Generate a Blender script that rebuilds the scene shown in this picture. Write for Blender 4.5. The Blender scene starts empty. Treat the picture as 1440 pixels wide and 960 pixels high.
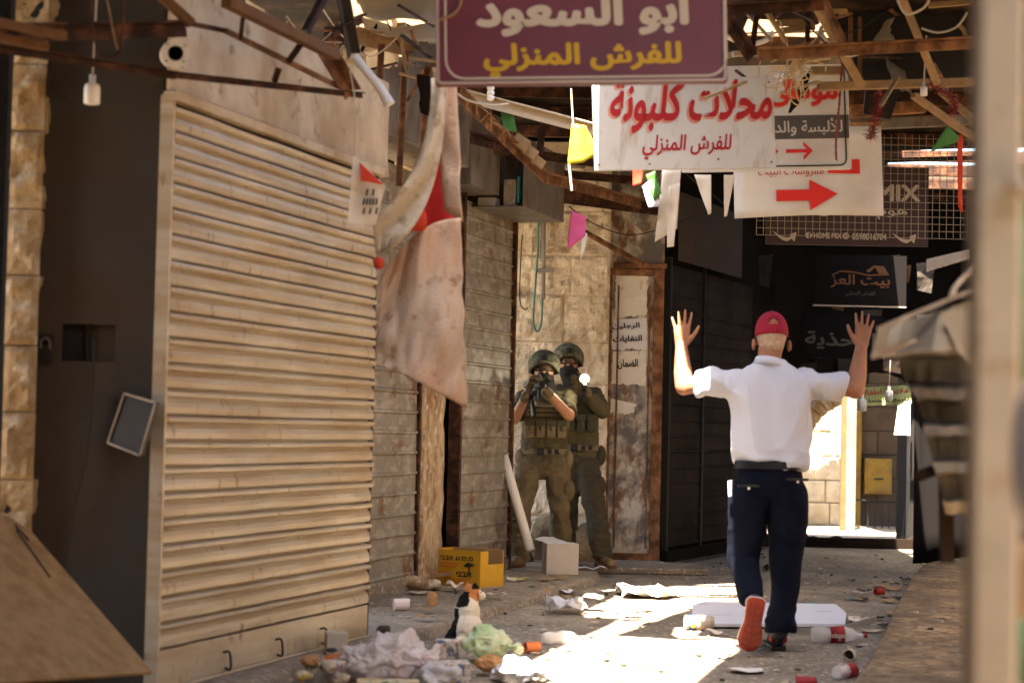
import bpy, bmesh, math, random, unicodedata
from mathutils import Vector as V, Matrix, noise
R = random.Random(7)
D = bpy.data
C = bpy.context.scene.collection
SC = bpy.context.scene

# ------------------------------------------------------------------ camera, sky, sun, exposure
FPX, PITCH, ROLL, CAMZ = 2800.0, math.atan(120 / 2800.0), 0.022, 1.15     # focal length in pixels of the 1440 px wide photograph
cp, sp, cr, sr = math.cos(PITCH), math.sin(PITCH), math.cos(ROLL), math.sin(ROLL)
FWD = V((0, cp, sp)); UP0 = V((0, -sp, cp)); RT0 = V((1, 0, 0))
RT = RT0 * cr + UP0 * sr
UP = UP0 * cr - RT0 * sr
cam = D.cameras.new('camera'); cam.lens = 70; cam.sensor_width = 36; cam.clip_start = .05; cam.clip_end = 500
cam.dof.use_dof = True; cam.dof.focus_distance = 14.8; cam.dof.aperture_fstop = 2.8
camo = D.objects.new('camera', cam); C.objects.link(camo)
camo.matrix_world = Matrix(((RT.x, UP.x, -FWD.x, 0), (RT.y, UP.y, -FWD.y, 0), (RT.z, UP.z, -FWD.z, CAMZ), (0, 0, 0, 1)))
SC.camera = camo
SUN = V((.15, .48, -1)).normalized()                                       # the way the sunlight travels
w = D.worlds.new('World'); SC.world = w; w.use_nodes = True
nt = w.node_tree; sky = nt.nodes.new('ShaderNodeTexSky'); sky.sky_type = 'NISHITA'; sky.sun_disc = False
sky.sun_elevation = math.asin(-SUN.z); sky.sun_rotation = math.atan2(-SUN.x, -SUN.y); sky.air_density = 1.0; sky.dust_density = 3.5
nt.links.new(sky.outputs[0], nt.nodes['Background'].inputs[0]); nt.nodes['Background'].inputs[1].default_value = .075
sl = D.lights.new('sun', 'SUN'); sl.energy = 5; sl.angle = math.radians(.5); sl.color = (1, .87, .70)
so = D.objects.new('sun', sl); C.objects.link(so); so.rotation_euler = SUN.to_track_quat('-Z', 'Y').to_euler(); so.location = (0, 0, 20)
vs = SC.view_settings; vs.view_transform = 'Standard'; vs.look = 'None'; vs.gamma = 1; vs.exposure = 4.0
SC.render.engine = 'CYCLES'; SC.cycles.use_denoising = True; SC.cycles.max_bounces = 8; SC.cycles.diffuse_bounces = 6
SC.cycles.sample_clamp_indirect = 8; SC.cycles.caustics_reflective = False; SC.cycles.caustics_refractive = False

def P(px, py, Y):                     # the point seen at a pixel of the photograph, at depth Y
    d = FWD + RT * ((px - 720) / FPX) + UP * ((480 - py) / FPX)
    return V((0, 0, CAMZ)) + d * (Y / d.y)
def G(px, py, z=0.0):                 # the ground point seen at a pixel
    d = FWD + RT * ((px - 720) / FPX) + UP * ((480 - py) / FPX)
    return V((0, 0, CAMZ)) + d * ((z - CAMZ) / d.z)

# ------------------------------------------------------------------ materials
def lerp3(a, k): return tuple(min(1, x * k) for x in a) + (1,)
def mat(name, c, rough=.8, metal=0, var=.25, scale=3, c2=None, amt=.5, soft=.08, scale2=2.2, stretch=(1, 1, 1), stretch2=None, c3=None, amt3=.6,
        scale3=9, stretch3=(1, 1, 1), bump=.0, bscale=40, spec=.3, trans=0, alpha=1, sheen=0, emit=None, estr=0, attr=None, brick=None, ior=1.45, sss=0):
    m = D.materials.new(name); m.use_nodes = True; n = m.node_tree.nodes; L = m.node_tree.links; b = n['Principled BSDF']
    tc = n.new('ShaderNodeTexCoord')
    def nz(sc, st, det=7):
        mp = n.new('ShaderNodeMapping'); mp.inputs['Scale'].default_value = st; L.new(tc.outputs['Object'], mp.inputs[0])
        t = n.new('ShaderNodeTexNoise'); t.inputs['Scale'].default_value = sc; t.inputs['Detail'].default_value = det; t.inputs['Roughness'].default_value = .62
        L.new(mp.outputs[0], t.inputs[0]); return t.outputs['Fac']
    def ramp(f, a, bb, ca=(0, 0, 0, 1), cb=(1, 1, 1, 1)):
        r = n.new('ShaderNodeValToRGB'); r.color_ramp.elements[0].position = max(0, a); r.color_ramp.elements[1].position = min(1, bb)
        r.color_ramp.elements[0].color = ca; r.color_ramp.elements[1].color = cb; L.new(f, r.inputs[0]); return r.outputs[0]
    def mix(f, a, bb):
        x = n.new('ShaderNodeMix'); x.data_type = 'RGBA'; L.new(f, x.inputs[0])
        for s, v in ((6, a), (7, bb)):
            if isinstance(v, tuple): x.inputs[s].default_value = v
            else: L.new(v, x.inputs[s])
        return x.outputs[2]
    f1 = nz(scale, stretch)
    if attr:
        a = n.new('ShaderNodeAttribute'); a.attribute_name = attr
        col = mix(ramp(f1, .3, .7), a.outputs['Color'], a.outputs['Color'])
    else:
        col = ramp(f1, .3, .7, lerp3(c, 1 - var), lerp3(c, 1 + var))
    if brick:
        bt = n.new('ShaderNodeTexBrick'); mp = n.new('ShaderNodeMapping'); mp.inputs['Rotation'].default_value = brick.get('rot', (0, 0, 0)); L.new(tc.outputs['Object'], mp.inputs[0]); L.new(mp.outputs[0], bt.inputs[0])
        bt.inputs['Scale'].default_value = 1; bt.inputs['Brick Width'].default_value = brick['w']; bt.inputs['Row Height'].default_value = brick['h']; bt.inputs['Mortar Size'].default_value = brick['m']
        bt.inputs['Color1'].default_value = (.8, .8, .8, 1); bt.inputs['Color2'].default_value = (1.15, 1.12, 1.08, 1); bt.inputs['Mortar'].default_value = brick.get('c', (.35, .33, .3, 1)); bt.inputs['Mortar Smooth'].default_value = .4
        x = n.new('ShaderNodeMix'); x.data_type = 'RGBA'; x.blend_type = 'MULTIPLY'; x.inputs[0].default_value = 1; L.new(col, x.inputs[6]); L.new(bt.outputs['Color'], x.inputs[7]); col = x.outputs[2]
    if c2: col = mix(ramp(nz(scale2, stretch2 or stretch), 1 - amt - soft - .045, 1 - amt + soft - .045), col, tuple(c2) + (1,))
    if c3: col = mix(ramp(nz(scale3, stretch3), 1 - amt3 - .06 - .045, 1 - amt3 + .06 - .045), col, tuple(c3) + (1,))
    L.new(col, b.inputs['Base Color'])
    b.inputs['Roughness'].default_value = rough; b.inputs['Metallic'].default_value = metal; b.inputs['Specular IOR Level'].default_value = spec
    b.inputs['Transmission Weight'].default_value = trans; b.inputs['Alpha'].default_value = alpha; b.inputs['IOR'].default_value = ior
    if sheen: b.inputs['Sheen Weight'].default_value = sheen
    if sss: b.inputs['Subsurface Weight'].default_value = sss; b.inputs['Subsurface Radius'].default_value = (.02, .008, .004)
    if emit: b.inputs['Emission Color'].default_value = tuple(emit) + (1,); b.inputs['Emission Strength'].default_value = estr
    if bump:
        bp = n.new('ShaderNodeBump'); bp.inputs['Strength'].default_value = bump; bp.inputs['Distance'].default_value = .02
        L.new(nz(bscale, (1, 1, 1), 5), bp.inputs['Height']); L.new(bp.outputs[0], b.inputs['Normal'])
    m.diffuse_color = tuple(c) + (1,)
    return m
def leafy(name, c, t):                # thin cloth or plastic that lets light through
    m = mat(name, c, rough=.6, var=.12, scale=6); n = m.node_tree.nodes; L = m.node_tree.links
    b = n['Principled BSDF']; o = n['Material Output']; tr = n.new('ShaderNodeBsdfTranslucent'); mx = n.new('ShaderNodeMixShader')
    tr.inputs[0].default_value = tuple(c) + (1,); mx.inputs[0].default_value = t
    L.new(b.outputs[0], mx.inputs[1]); L.new(tr.outputs[0], mx.inputs[2]); L.new(mx.outputs[0], o.inputs[0]); return m

M = {}
M['ground'] = mat('worn_paving', (.25, .21, .16), .85, var=.3, scale=2.5, c2=(.14, .112, .082), amt=.46, soft=.1, scale2=1.3, c3=(.42, .37, .30), amt3=.36, scale3=26, bump=.6, bscale=55,
                  brick=dict(w=.82, h=.52, m=.006, rot=(0, 0, -1.28), c=(.62, .6, .57, 1)))
M['sidewalk'] = mat('dusty_concrete', (.26, .205, .145), .9, var=.3, scale=3, c2=(.17, .13, .09), amt=.45, soft=.12, scale2=2.0, c3=(.40, .34, .27), amt3=.37, scale3=30, bump=.6, bscale=60)
M['tiles'] = mat('stone_paving', (.38, .26, .14), .85, var=.4, scale=5, c2=(.17, .11, .062), amt=.48, soft=.1, scale2=4, c3=(.10, .068, .04), amt3=.40, scale3=22, bump=.6, bscale=50,
                 brick=dict(w=.9, h=.62, m=.010, rot=(0, 0, 1.3), c=(.3, .28, .25, 1)))
M['lime'] = mat('limestone', (.68, .57, .41), .9, var=.2, scale=5, c2=(.42, .32, .20), amt=.42, soft=.12, scale2=3, c3=(.25, .175, .10), amt3=.31, scale3=7, bump=1.0, bscale=24)
M['lime_warm'] = mat('ochre_limestone', (.36, .25, .125), .9, var=.25, scale=6, c2=(.22, .12, .045), amt=.40, soft=.12, scale2=5, c3=(.46, .38, .26), amt3=.38, scale3=10, bump=1.0, bscale=34)
M['lime_far'] = mat('pale_limestone', (.52, .45, .33), .9, var=.2, scale=4, c2=(.40, .32, .2), amt=.4, soft=.1, bump=.4, bscale=20)
M['rubble_stone'] = mat('dark_rubble', (.20, .14, .075), .95, var=.3, scale=8, c2=(.09, .06, .035), amt=.45, scale2=6, bump=.9, bscale=30)  # dark mottled stone for the pieces covering the wall foot
M['mortar'] = mat('lime_mortar', (.40, .31, .20), .95, var=.2, scale=8, bump=.4)
M['plaster'] = mat('stained_plaster', (.42, .305, .18), .9, var=.25, scale=5, stretch=(1, 1, .6), c2=(.20, .115, .05), amt=.44, soft=.1, scale2=6, stretch2=(1.6, 1.6, .7), c3=(.55, .46, .34), amt3=.36, scale3=12, bump=.8, bscale=30)
M['stonedark'] = mat('dark_stone', (.010, .0075, .0055), .95, spec=.1, var=.3, scale=4, bump=.5)  # near-black stone tone, mottled at random
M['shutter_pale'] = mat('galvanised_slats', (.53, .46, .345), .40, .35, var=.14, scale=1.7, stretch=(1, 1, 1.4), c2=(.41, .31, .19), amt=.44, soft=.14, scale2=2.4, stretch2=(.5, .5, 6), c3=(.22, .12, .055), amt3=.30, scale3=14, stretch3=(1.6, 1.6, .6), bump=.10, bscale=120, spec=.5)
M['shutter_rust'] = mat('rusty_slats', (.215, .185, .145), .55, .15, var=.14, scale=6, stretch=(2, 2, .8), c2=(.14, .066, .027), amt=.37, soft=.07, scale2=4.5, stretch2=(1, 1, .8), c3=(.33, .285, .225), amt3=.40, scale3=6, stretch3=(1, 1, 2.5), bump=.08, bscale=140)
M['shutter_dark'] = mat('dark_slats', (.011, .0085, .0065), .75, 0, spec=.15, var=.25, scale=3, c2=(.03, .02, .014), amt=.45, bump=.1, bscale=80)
M['panel_dark'] = mat('dark_sheet_metal', (.041, .035, .0275), .7, .0, var=.2, scale=1.6, c2=(.050, .027, .011), amt=.38, soft=.14, scale2=1.7, c3=(.010, .007, .005), amt3=.25, scale3=9, bump=.06, bscale=60)
M['panel_grey'] = mat('grey_sheet_metal', (.165, .14, .11), .5, .25, var=.25, scale=4, stretch=(1.4, 1.4, .7), c2=(.10, .062, .034), amt=.40, soft=.1, scale2=6, bump=.08, bscale=40)
M['fascia'] = mat('stained_fascia', (.52, .43, .31), .7, .1, var=.18, scale=2.5, c2=(.34, .235, .13), amt=.42, soft=.14, scale2=2.4, stretch2=(1, 1, .8), c3=(.20, .13, .075), amt3=.30, scale3=8, bump=.15)
M['panel_worn'] = mat('peeling_panel', (.44, .385, .30), .7, .05, var=.25, scale=5, c2=(.17, .075, .03), amt=.42, soft=.05, scale2=5, stretch2=(1.2, 1.2, .8), c3=(.115, .10, .088), amt3=.44, scale3=3.4, bump=.3, bscale=60)
M['rust'] = mat('rusted_iron', (.105, .043, .016), .8, .1, var=.35, scale=9, c2=(.27, .13, .055), amt=.42, soft=.1, scale2=10, bump=.4, bscale=90)
M['rust_dark'] = mat('dark_rusted_iron', (.028, .011, .005), .8, .1, var=.3, scale=9, c2=(.13, .05, .02), amt=.40, soft=.1, scale2=9, bump=.3, bscale=90)
M['wood'] = mat('weathered_timber', (.28, .175, .08), .85, var=.3, scale=6, stretch=(1, 1, 1), c2=(.22, .13, .06), amt=.40, soft=.1, scale2=9, bump=.4, bscale=60)
M['wood_dark'] = mat('aged_timber', (.125, .057, .020), .85, var=.3, scale=8, c2=(.12, .06, .03), amt=.42, bump=.4, bscale=60)
M['ply'] = mat('plywood', (.26, .165, .075), .75, var=.25, scale=3, stretch=(1, 5, 5), c2=(.20, .11, .04), amt=.37, soft=.1, scale2=2.4, stretch2=(.8, 5, 5), bump=.2, bscale=30)
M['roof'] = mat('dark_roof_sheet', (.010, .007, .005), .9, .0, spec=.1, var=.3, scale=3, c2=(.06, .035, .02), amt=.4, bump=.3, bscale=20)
M['board_dark'] = mat('dark_board', (.030, .026, .021), .85, var=.2, scale=3, bump=.2)
M['sheet_pale'] = leafy('pale_plastic_sheet', (.62, .54, .42), .45)
M['purple'] = mat('purple_sign_face', (.125, .018, .030), .42, var=.12, scale=2.2, c2=(.085, .012, .020), amt=.40, soft=.14, scale2=2.5, spec=.4)
M['white_letter'] = mat('white_letter', (.46, .42, .36), .5, var=.06)
M['yellow_letter'] = mat('yellow_letter', (.46, .30, .012), .5, var=.06)
M['frame_grey'] = mat('grey_trim', (.36, .30, .26), .5, .2, var=.15)
M['sign_white'] = mat('white_enamel', (.52, .50, .465), .45, var=.05, scale=3, c2=(.36, .28, .20), amt=.31, soft=.10, scale2=4, stretch2=(3, 3, .8))
M['sign_white2'] = mat('white_banner', (.56, .545, .52), .6, var=.05, scale=2.5, c2=(.46, .41, .35), amt=.36, soft=.15, scale2=2)
M['red_letter'] = mat('red_paint', (.34, .012, .015), .5, var=.15, scale=14)
M['red_bright'] = mat('red_print', (.52, .022, .018), .55, var=.05)
M['red_soft'] = mat('faded_red_edge', (.56, .25, .17), .6, var=.05)
M['grey_band'] = mat('grey_band', (.075, .065, .058), .6, var=.1)
M['black'] = mat('black_paint', (.012, .011, .010), .5, var=.1)
M['brown_sign'] = mat('brown_sign_face', (.036, .018, .018), .5, var=.12, scale=3)
M['pale_letter'] = mat('pale_letter', (.36, .32, .28), .6, var=.05)
M['black_sign'] = mat('black_sign_face', (.004, .003, .003), .8, var=.1, spec=.12)
M['bronze_letter'] = mat('bronze_letter', (.10, .042, .014), .5, var=.1)
M['grey_letter'] = mat('grey_letter', (.055, .048, .040), .6, var=.1)
M['wire'] = mat('galvanised_wire', (.26, .21, .155), .5, .3, var=.1)
M['cable'] = mat('black_cable', (.012, .010, .009), .6, var=.1)
M['cable_pale'] = mat('pale_cable', (.48, .40, .30), .6, var=.1)
M['teal'] = mat('teal_hose', (.03, .16, .13), .5, var=.1)
M['pipe_grey'] = mat('grey_conduit', (.24, .22, .19), .5, .2, var=.1)
M['pipe_white'] = mat('white_plastic', (.72, .66, .56), .45, var=.06)
M['bulb'] = mat('white_lamp_holder', (.78, .74, .68), .4, var=.03)
M['shirt'] = mat('white_polo', (.455, .47, .545), .85, var=.02, scale=8, bump=.06, bscale=300, sheen=.1)
M['navy'] = mat('navy_trousers', (.0022, .0034, .0105), .9, var=.2, scale=7, bump=.08, bscale=260, spec=.12)
M['navy_belt'] = mat('navy_belt', (.0034, .004, .008), .5, var=.1)
M['skin'] = mat('tanned_skin', (.30, .135, .072), .5, var=.08, scale=12, c2=(.24, .098, .052), amt=.40, soft=.15, scale2=8, bump=.08, bscale=160, sss=.08)
M['skin_sold'] = mat('soldier_skin', (.42, .21, .115), .5, var=.08, scale=12)  # single skin tone for both soldiers
M['hair'] = mat('cropped_grey_hair', (.42, .29, .19), .8, var=.25, scale=60, bump=.4, bscale=500)
M['cap'] = mat('crimson_cap', (.25, .006, .026), .75, var=.12, scale=8, bump=.1, bscale=260)
M['cap_dark'] = mat('crimson_strap', (.22, .006, .025), .7, var=.1)
M['sole'] = mat('red_rubber_sole', (.27, .040, .020), .75, var=.25, scale=14, bump=.3, bscale=120, c2=(.17, .045, .026), amt=.44, soft=.12, scale2=16)
M['sole_groove'] = mat('dark_red_tread', (.20, .028, .016), .8, var=.2)
M['shoe'] = mat('navy_shoe', (.018, .02, .032), .7, var=.2)
M['shoe_red'] = mat('red_shoe_trim', (.38, .018, .016), .6, var=.1)
M['shoe_white'] = mat('pale_midsole', (.55, .52, .5), .6, var=.08)
M['olive'] = mat('olive_uniform', (.088, .071, .035), .9, var=.2, scale=9, bump=.15, bscale=220)
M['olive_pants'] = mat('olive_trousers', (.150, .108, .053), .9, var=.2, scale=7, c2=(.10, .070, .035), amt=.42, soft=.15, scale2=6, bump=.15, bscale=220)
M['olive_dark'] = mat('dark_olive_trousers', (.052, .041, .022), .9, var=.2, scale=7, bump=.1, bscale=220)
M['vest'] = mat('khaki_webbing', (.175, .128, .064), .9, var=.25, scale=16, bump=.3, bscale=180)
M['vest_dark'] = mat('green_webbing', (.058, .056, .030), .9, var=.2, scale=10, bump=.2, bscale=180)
M['helmet'] = mat('helmet_cover', (.155, .152, .098), .9, var=.2, scale=12, c2=(.075, .068, .040), amt=.44, soft=.04, scale2=26, bump=.3, bscale=160)
M['gun'] = mat('gun_metal', (.018, .017, .016), .45, .2, var=.2, scale=12)
M['mask'] = mat('black_mask', (.018, .017, .015), .9, var=.15, bump=.1)
M['glove'] = mat('tan_glove', (.15, .11, .06), .85, var=.2, scale=20)
M['lens'] = mat('goggle_lens', (.05, .035, .02), .12, var=.1, spec=.6, alpha=.30)
M['boot'] = mat('tan_boot', (.20, .125, .06), .85, var=.2, scale=14, bump=.3, bscale=140)
M['torch'] = mat('torch_halo', (1, .85, .4), .3, emit=(1, .80, .34), estr=.16)
M['torch_core'] = mat('torch_core', (1, .95, .8), .3, emit=(1, .93, .7), estr=40)
M['carton'] = mat('yellow_carton', (.50, .27, .015), .75, var=.1, scale=5, c2=(.36, .18, .02), amt=.32, soft=.1)
M['carton_in'] = mat('brown_carton', (.30, .19, .09), .85, var=.15, scale=6)
M['carton_ink'] = mat('dark_print', (.03, .035, .015), .7, var=.2)
M['carton_or'] = mat('orange_print', (.52, .17, .02), .7, var=.2)
M['whitebox'] = mat('white_carton', (.48, .41, .33), .8, var=.1, scale=5, bump=.1)
M['paper'] = mat('white_paper', (.56, .54, .52), .8, var=.06, scale=5)
M['paper_old'] = mat('torn_poster_paper', (.58, .52, .43), .85, var=.12, scale=7, c2=(.36, .25, .15), amt=.34, soft=.05, scale2=8)
M['foam'] = mat('white_foam_board', (.54, .545, .61), .7, var=.04, scale=4)
M['bag'] = mat('white_plastic_bag', (.74, .69, .68), .35, var=.12, scale=7, c2=(.50, .27, .20), amt=.33, soft=.09, scale2=5, spec=.5)
M['bag_green'] = mat('green_plastic_bag', (.30, .55, .20), .35, var=.22, scale=9, c2=(.62, .64, .52), amt=.58, soft=.12, scale2=8, spec=.5)
M['bag_clear'] = mat('clear_plastic_bag', (.66, .66, .68), .25, var=.1, scale=6, spec=.5, alpha=.62)
M['bottle'] = mat('clear_bottle', (.80, .78, .74), .15, var=.05, alpha=.45, spec=.6)
M['label_red'] = mat('red_label', (.26, .012, .012), .5, var=.1)
M['cup'] = mat('paper_cup', (.66, .55, .47), .6, var=.05)
M['cup_or'] = mat('orange_can', (.55, .16, .05), .5, var=.1)
M['print'] = mat('printed_carton', (.58, .50, .42), .7, var=.05, c2=(.06, .14, .25), amt=.40, soft=.03, scale2=22, c3=(.26, .14, .12), amt3=.40, scale3=30)
M['print_y'] = mat('flowered_wrapper', (.60, .54, .38), .7, var=.05, c2=(.62, .34, .02), amt=.43, soft=.03, scale2=16, c3=(.13, .20, .08), amt3=.38, scale3=26)
M['blue'] = mat('blue_print', (.05, .14, .42), .6, var=.05)
M['cork'] = mat('orange_peel', (.42, .22, .09), .8, var=.25, scale=18)
M['litter'] = mat('pale_scraps', (.44, .36, .27), .85, var=.35, scale=5)
M['litter_dark'] = mat('dark_scraps', (.035, .028, .022), .8, var=.3, scale=6)
M['teal_scrap'] = mat('teal_scrap', (.05, .22, .22), .6, var=.1)
M['steel'] = mat('ribbed_steel', (.085, .082, .076), .45, .25, var=.2, scale=4, c2=(.035, .026, .017), amt=.40, soft=.1, scale2=5)
M['flap'] = mat('grey_flap_sheet', (.145, .12, .085), .5, .2, var=.2, scale=5)
M['post'] = mat('cream_post', (.50, .435, .33), .65, var=.12, scale=7, c2=(.34, .22, .11), amt=.34, soft=.06, scale2=8, bump=.1)
M['green_pipe'] = mat('green_paint', (.02, .17, .08), .5, var=.1)
M['banner'] = mat('faded_banner', (.50, .26, .13), .9, var=.2, scale=4, c2=(.56, .47, .38), amt=.50, soft=.12, scale2=2.2, stretch2=(1, 1, .7), c3=(.26, .14, .075), amt3=.33, scale3=11, bump=.5, bscale=70)
M['banner_cream'] = mat('cream_cloth', (.50, .43, .33), .9, var=.12, scale=5, c2=(.34, .26, .17), amt=.37, soft=.05, scale2=14, bump=.5, bscale=70)
M['banner_red'] = mat('red_cloth', (.42, .018, .015), .8, var=.2, scale=6)
M['flag_yellow'] = leafy('yellow_cloth', (.66, .60, .05), .35)
M['flag_green'] = leafy('green_cloth', (.09, .25, .06), .35)
M['flag_pink'] = leafy('pink_cloth', (.72, .13, .32), .3)
M['flag_white'] = leafy('white_shred', (.76, .72, .65), .35)
M['flag_red'] = leafy('red_shred', (.66, .07, .035), .3)
M['tinsel'] = mat('red_tinsel', (.22, .028, .018), .5, var=.3)
M['straw'] = mat('dry_raffia', (.50, .36, .18), .8, var=.3, scale=20)
M['cat'] = mat('cat_fur', (.7, .6, .5), .9, attr='fur', bump=.5, bscale=220, spec=.1)
M['eye'] = mat('eye_white', (.7, .66, .6), .3)
M['green_sign'] = mat('green_sign_face', (.34, .38, .16), .6, var=.12, scale=6)
M['yellow_box'] = mat('yellow_enamel', (.20, .12, .014), .6, var=.2, scale=5, c2=(.12, .07, .02), amt=.4)
M['brownwall'] = mat('brown_stone_wall', (.060, .042, .027), .9, var=.25, scale=3, bump=.5, brick=dict(w=.5, h=.3, m=.01, rot=(1.57, 0, 0)))
M['door_teal'] = mat('pale_teal_door', (.10, .118, .098), .7, 0, var=.35, scale=5, stretch=(4, 4, .4), c2=(.15, .14, .11), amt=.42)
M['terrain_far'] = mat('pale_street', (.42, .36, .27), .9, var=.15)
M['umber'] = mat('umber_cloth', (.012, .008, .006), .95, var=.2, spec=.08)

# ------------------------------------------------------------------ geometry helpers
def see_through(m, t, c):               # lets some daylight through a thin sheet
    n = m.node_tree.nodes; L = m.node_tree.links; b = n['Principled BSDF']; tr = n.new('ShaderNodeBsdfTranslucent'); mx = n.new('ShaderNodeMixShader'); tr.inputs[0].default_value = tuple(c) + (1,); mx.inputs[0].default_value = t
    L.new(b.outputs[0], mx.inputs[1]); L.new(tr.outputs[0], mx.inputs[2]); L.new(mx.outputs[0], n['Material Output'].inputs[0])
see_through(M['bag'], .35, (.80, .74, .72)); see_through(M['bag_green'], .35, (.60, .80, .42)); see_through(M['banner'], .22, (.60, .34, .2))
class MB:
    def __init__(s): s.v = []; s.f = []; s.mi = []; s.T = None
    def add(s, vs, fs, mi=0):
        o = len(s.v); s.v += [(s.T @ V(p)) if s.T is not None else V(p) for p in vs]; s.f += [tuple(o + i for i in f) for f in fs]; s.mi += [mi] * len(fs); return s
    def box(s, lo, hi, mi=0):
        (a, b, c), (d, e, f) = lo, hi
        return s.add([(a, b, c), (d, b, c), (d, e, c), (a, e, c), (a, b, f), (d, b, f), (d, e, f), (a, e, f)], [(3, 2, 1, 0), (4, 5, 6, 7), (0, 1, 5, 4), (1, 2, 6, 5), (2, 3, 7, 6), (3, 0, 4, 7)], mi)
    def bar(s, p, q, w, h=None, up=(0, 0, 1), mi=0):
        p, q = V(p), V(q); h = h or w; d = (q - p).normalized(); u = V(up)
        if abs(d.dot(u)) > .95: u = V((0, 1, 0))
        x = d.cross(u).normalized() * (w / 2); y = x.cross(d).normalized() * (h / 2)
        return s.add([p - x - y, p + x - y, p + x + y, p - x + y, q - x - y, q + x - y, q + x + y, q - x + y], [(0, 1, 2, 3), (7, 6, 5, 4), (4, 5, 1, 0), (5, 6, 2, 1), (6, 7, 3, 2), (7, 4, 0, 3)], mi)
    def tube(s, pts, r, n=8, mi=0, caps=True):
        pts = [V(p) for p in pts]; rs = r if isinstance(r, (list, tuple)) else [r] * len(pts); rings = []
        prev = None
        for i, p in enumerate(pts):
            d = (pts[min(i + 1, len(pts) - 1)] - pts[max(i - 1, 0)]).normalized()
            if prev is None: x = d.orthogonal().normalized()
            else:
                x = prev - d * prev.dot(d); x = x.normalized() if x.length > 1e-6 else d.orthogonal().normalized()
            prev = x; y = d.cross(x)
            rings.append([p + (x * math.cos(2 * math.pi * k / n) + y * math.sin(2 * math.pi * k / n)) * rs[i] for k in range(n)])
        vs = [v for g in rings for v in g]; fs = []
        for i in range(len(pts) - 1):
            for k in range(n): a, b = i * n + k, i * n + (k + 1) % n; fs.append((a, b, b + n, a + n))
        if caps: fs += [tuple(range(n))[::-1], tuple((len(pts) - 1) * n + k for k in range(n))]
        return s.add(vs, fs, mi)
    def cap(s, p, q, r0, r1, n=14, flat=False, mi=0):     # tapered capsule
        p, q = V(p), V(q); d = (q - p).normalized()
        if flat: return s.tube([p, q], [r0, r1], n, mi)
        pts = []; rs = []
        for k in range(1, 6): a = math.pi / 2 * k / 5; pts.append(p - d * r0 * math.cos(a)); rs.append(r0 * math.sin(a))
        for k in range(0, 5): a = math.pi / 2 * k / 5; pts.append(q + d * r1 * math.sin(a)); rs.append(max(r1 * math.cos(a), 1e-4))
        return s.tube(pts, rs, n, mi)
    def ell(s, c, r, n=18, m=12, rot=None, mi=0):
        c = V(c); vs = []; fs = []
        for i in range(m + 1):
            a = math.pi * min(max(i / m, .004), .996)
            for k in range(n):
                b = 2 * math.pi * k / n; p = V((r[0] * math.sin(a) * math.cos(b), r[1] * math.sin(a) * math.sin(b), r[2] * math.cos(a)))
                vs.append(c + (rot @ p if rot else p))
        for i in range(m):
            for k in range(n): a, b = i * n + k, i * n + (k + 1) % n; fs.append((a, a + n, b + n, b))
        fs += [tuple(range(n)), tuple(m * n + k for k in range(n))[::-1]]
        return s.add(vs, fs, mi)
    def grid(s, rows, thick=0, mi=0, close=False):         # rows of points; thick makes it a closed slab
        nr, nc = len(rows), len(rows[0]); vs = [V(p) for r in rows for p in r]; fs = []
        for i in range(nr - 1):
            for j in range(nc - 1): a = i * nc + j; fs.append((a, a + 1, a + nc + 1, a + nc))
        if thick:
            N = [V((0, 0, 0)) for _ in vs]
            for f in fs:
                nn = (vs[f[2]] - vs[f[0]]).cross(vs[f[3]] - vs[f[1]])
                for i in f: N[i] += nn
            k = len(vs); vs = vs + [p - (n.normalized() if n.length > 0 else n) * thick for p, n in zip(vs, N)]
            fs2 = [tuple(k + i for i in f[::-1]) for f in fs]
            bd = [i for i in range(nc)] + [i * nc + nc - 1 for i in range(1, nr)] + [(nr - 1) * nc + j for j in range(nc - 2, -1, -1)] + [i * nc for i in range(nr - 2, 0, -1)]
            for i in range(len(bd)): a, b = bd[i], bd[(i + 1) % len(bd)]; fs2.append((b, a, k + a, k + b))
            fs = fs + fs2
        return s.add(vs, fs, mi)
    def prism(s, pts, d, mi=0):                             # planar outline pushed along d
        pts = [V(p) for p in pts]; n = len(pts); d = V(d)
        return s.add(pts + [p + d for p in pts], [tuple(range(n))[::-1], tuple(range(n, 2 * n))] + [(i, (i + 1) % n, n + (i + 1) % n, n + i) for i in range(n)], mi)
    def build(s, name, m, parent=None, smooth=False, bevel=0, sub=0, local=False, origin=None):
        me = D.meshes.new(name); vs = s.v; loc = V((0, 0, 0))
        if not local:
            if parent is not None: r = parent.get('_b') or (0, 0, 0); r = V(r); vs = [p - r for p in vs]
            else:
                n = len(vs); loc = V(origin) if origin is not None else V((sum(p.x for p in vs) / n, sum(p.y for p in vs) / n, min(p.z for p in vs))); vs = [p - loc for p in vs]
        me.from_pydata([tuple(p) for p in vs], [], s.f)
        ms = m if isinstance(m, (list, tuple)) else [m]
        for x in ms: me.materials.append(x)
        if len(ms) > 1: me.polygons.foreach_set('material_index', s.mi)
        bm = bmesh.new(); bm.from_mesh(me); bmesh.ops.recalc_face_normals(bm, faces=bm.faces)
        if bevel: bmesh.ops.bevel(bm, geom=[e for e in bm.edges if e.is_manifold and e.calc_face_angle(0) > .6], offset=bevel, segments=1, affect='EDGES')
        bm.to_mesh(me); bm.free()
        if smooth: me.polygons.foreach_set('use_smooth', [True] * len(me.polygons))
        o = D.objects.new(name, me); C.objects.link(o); o.location = loc
        if parent is not None: o.parent = parent; o['_b'] = parent.get('_b') or (0, 0, 0)
        else: o['_b'] = tuple(loc)
        return o

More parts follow.
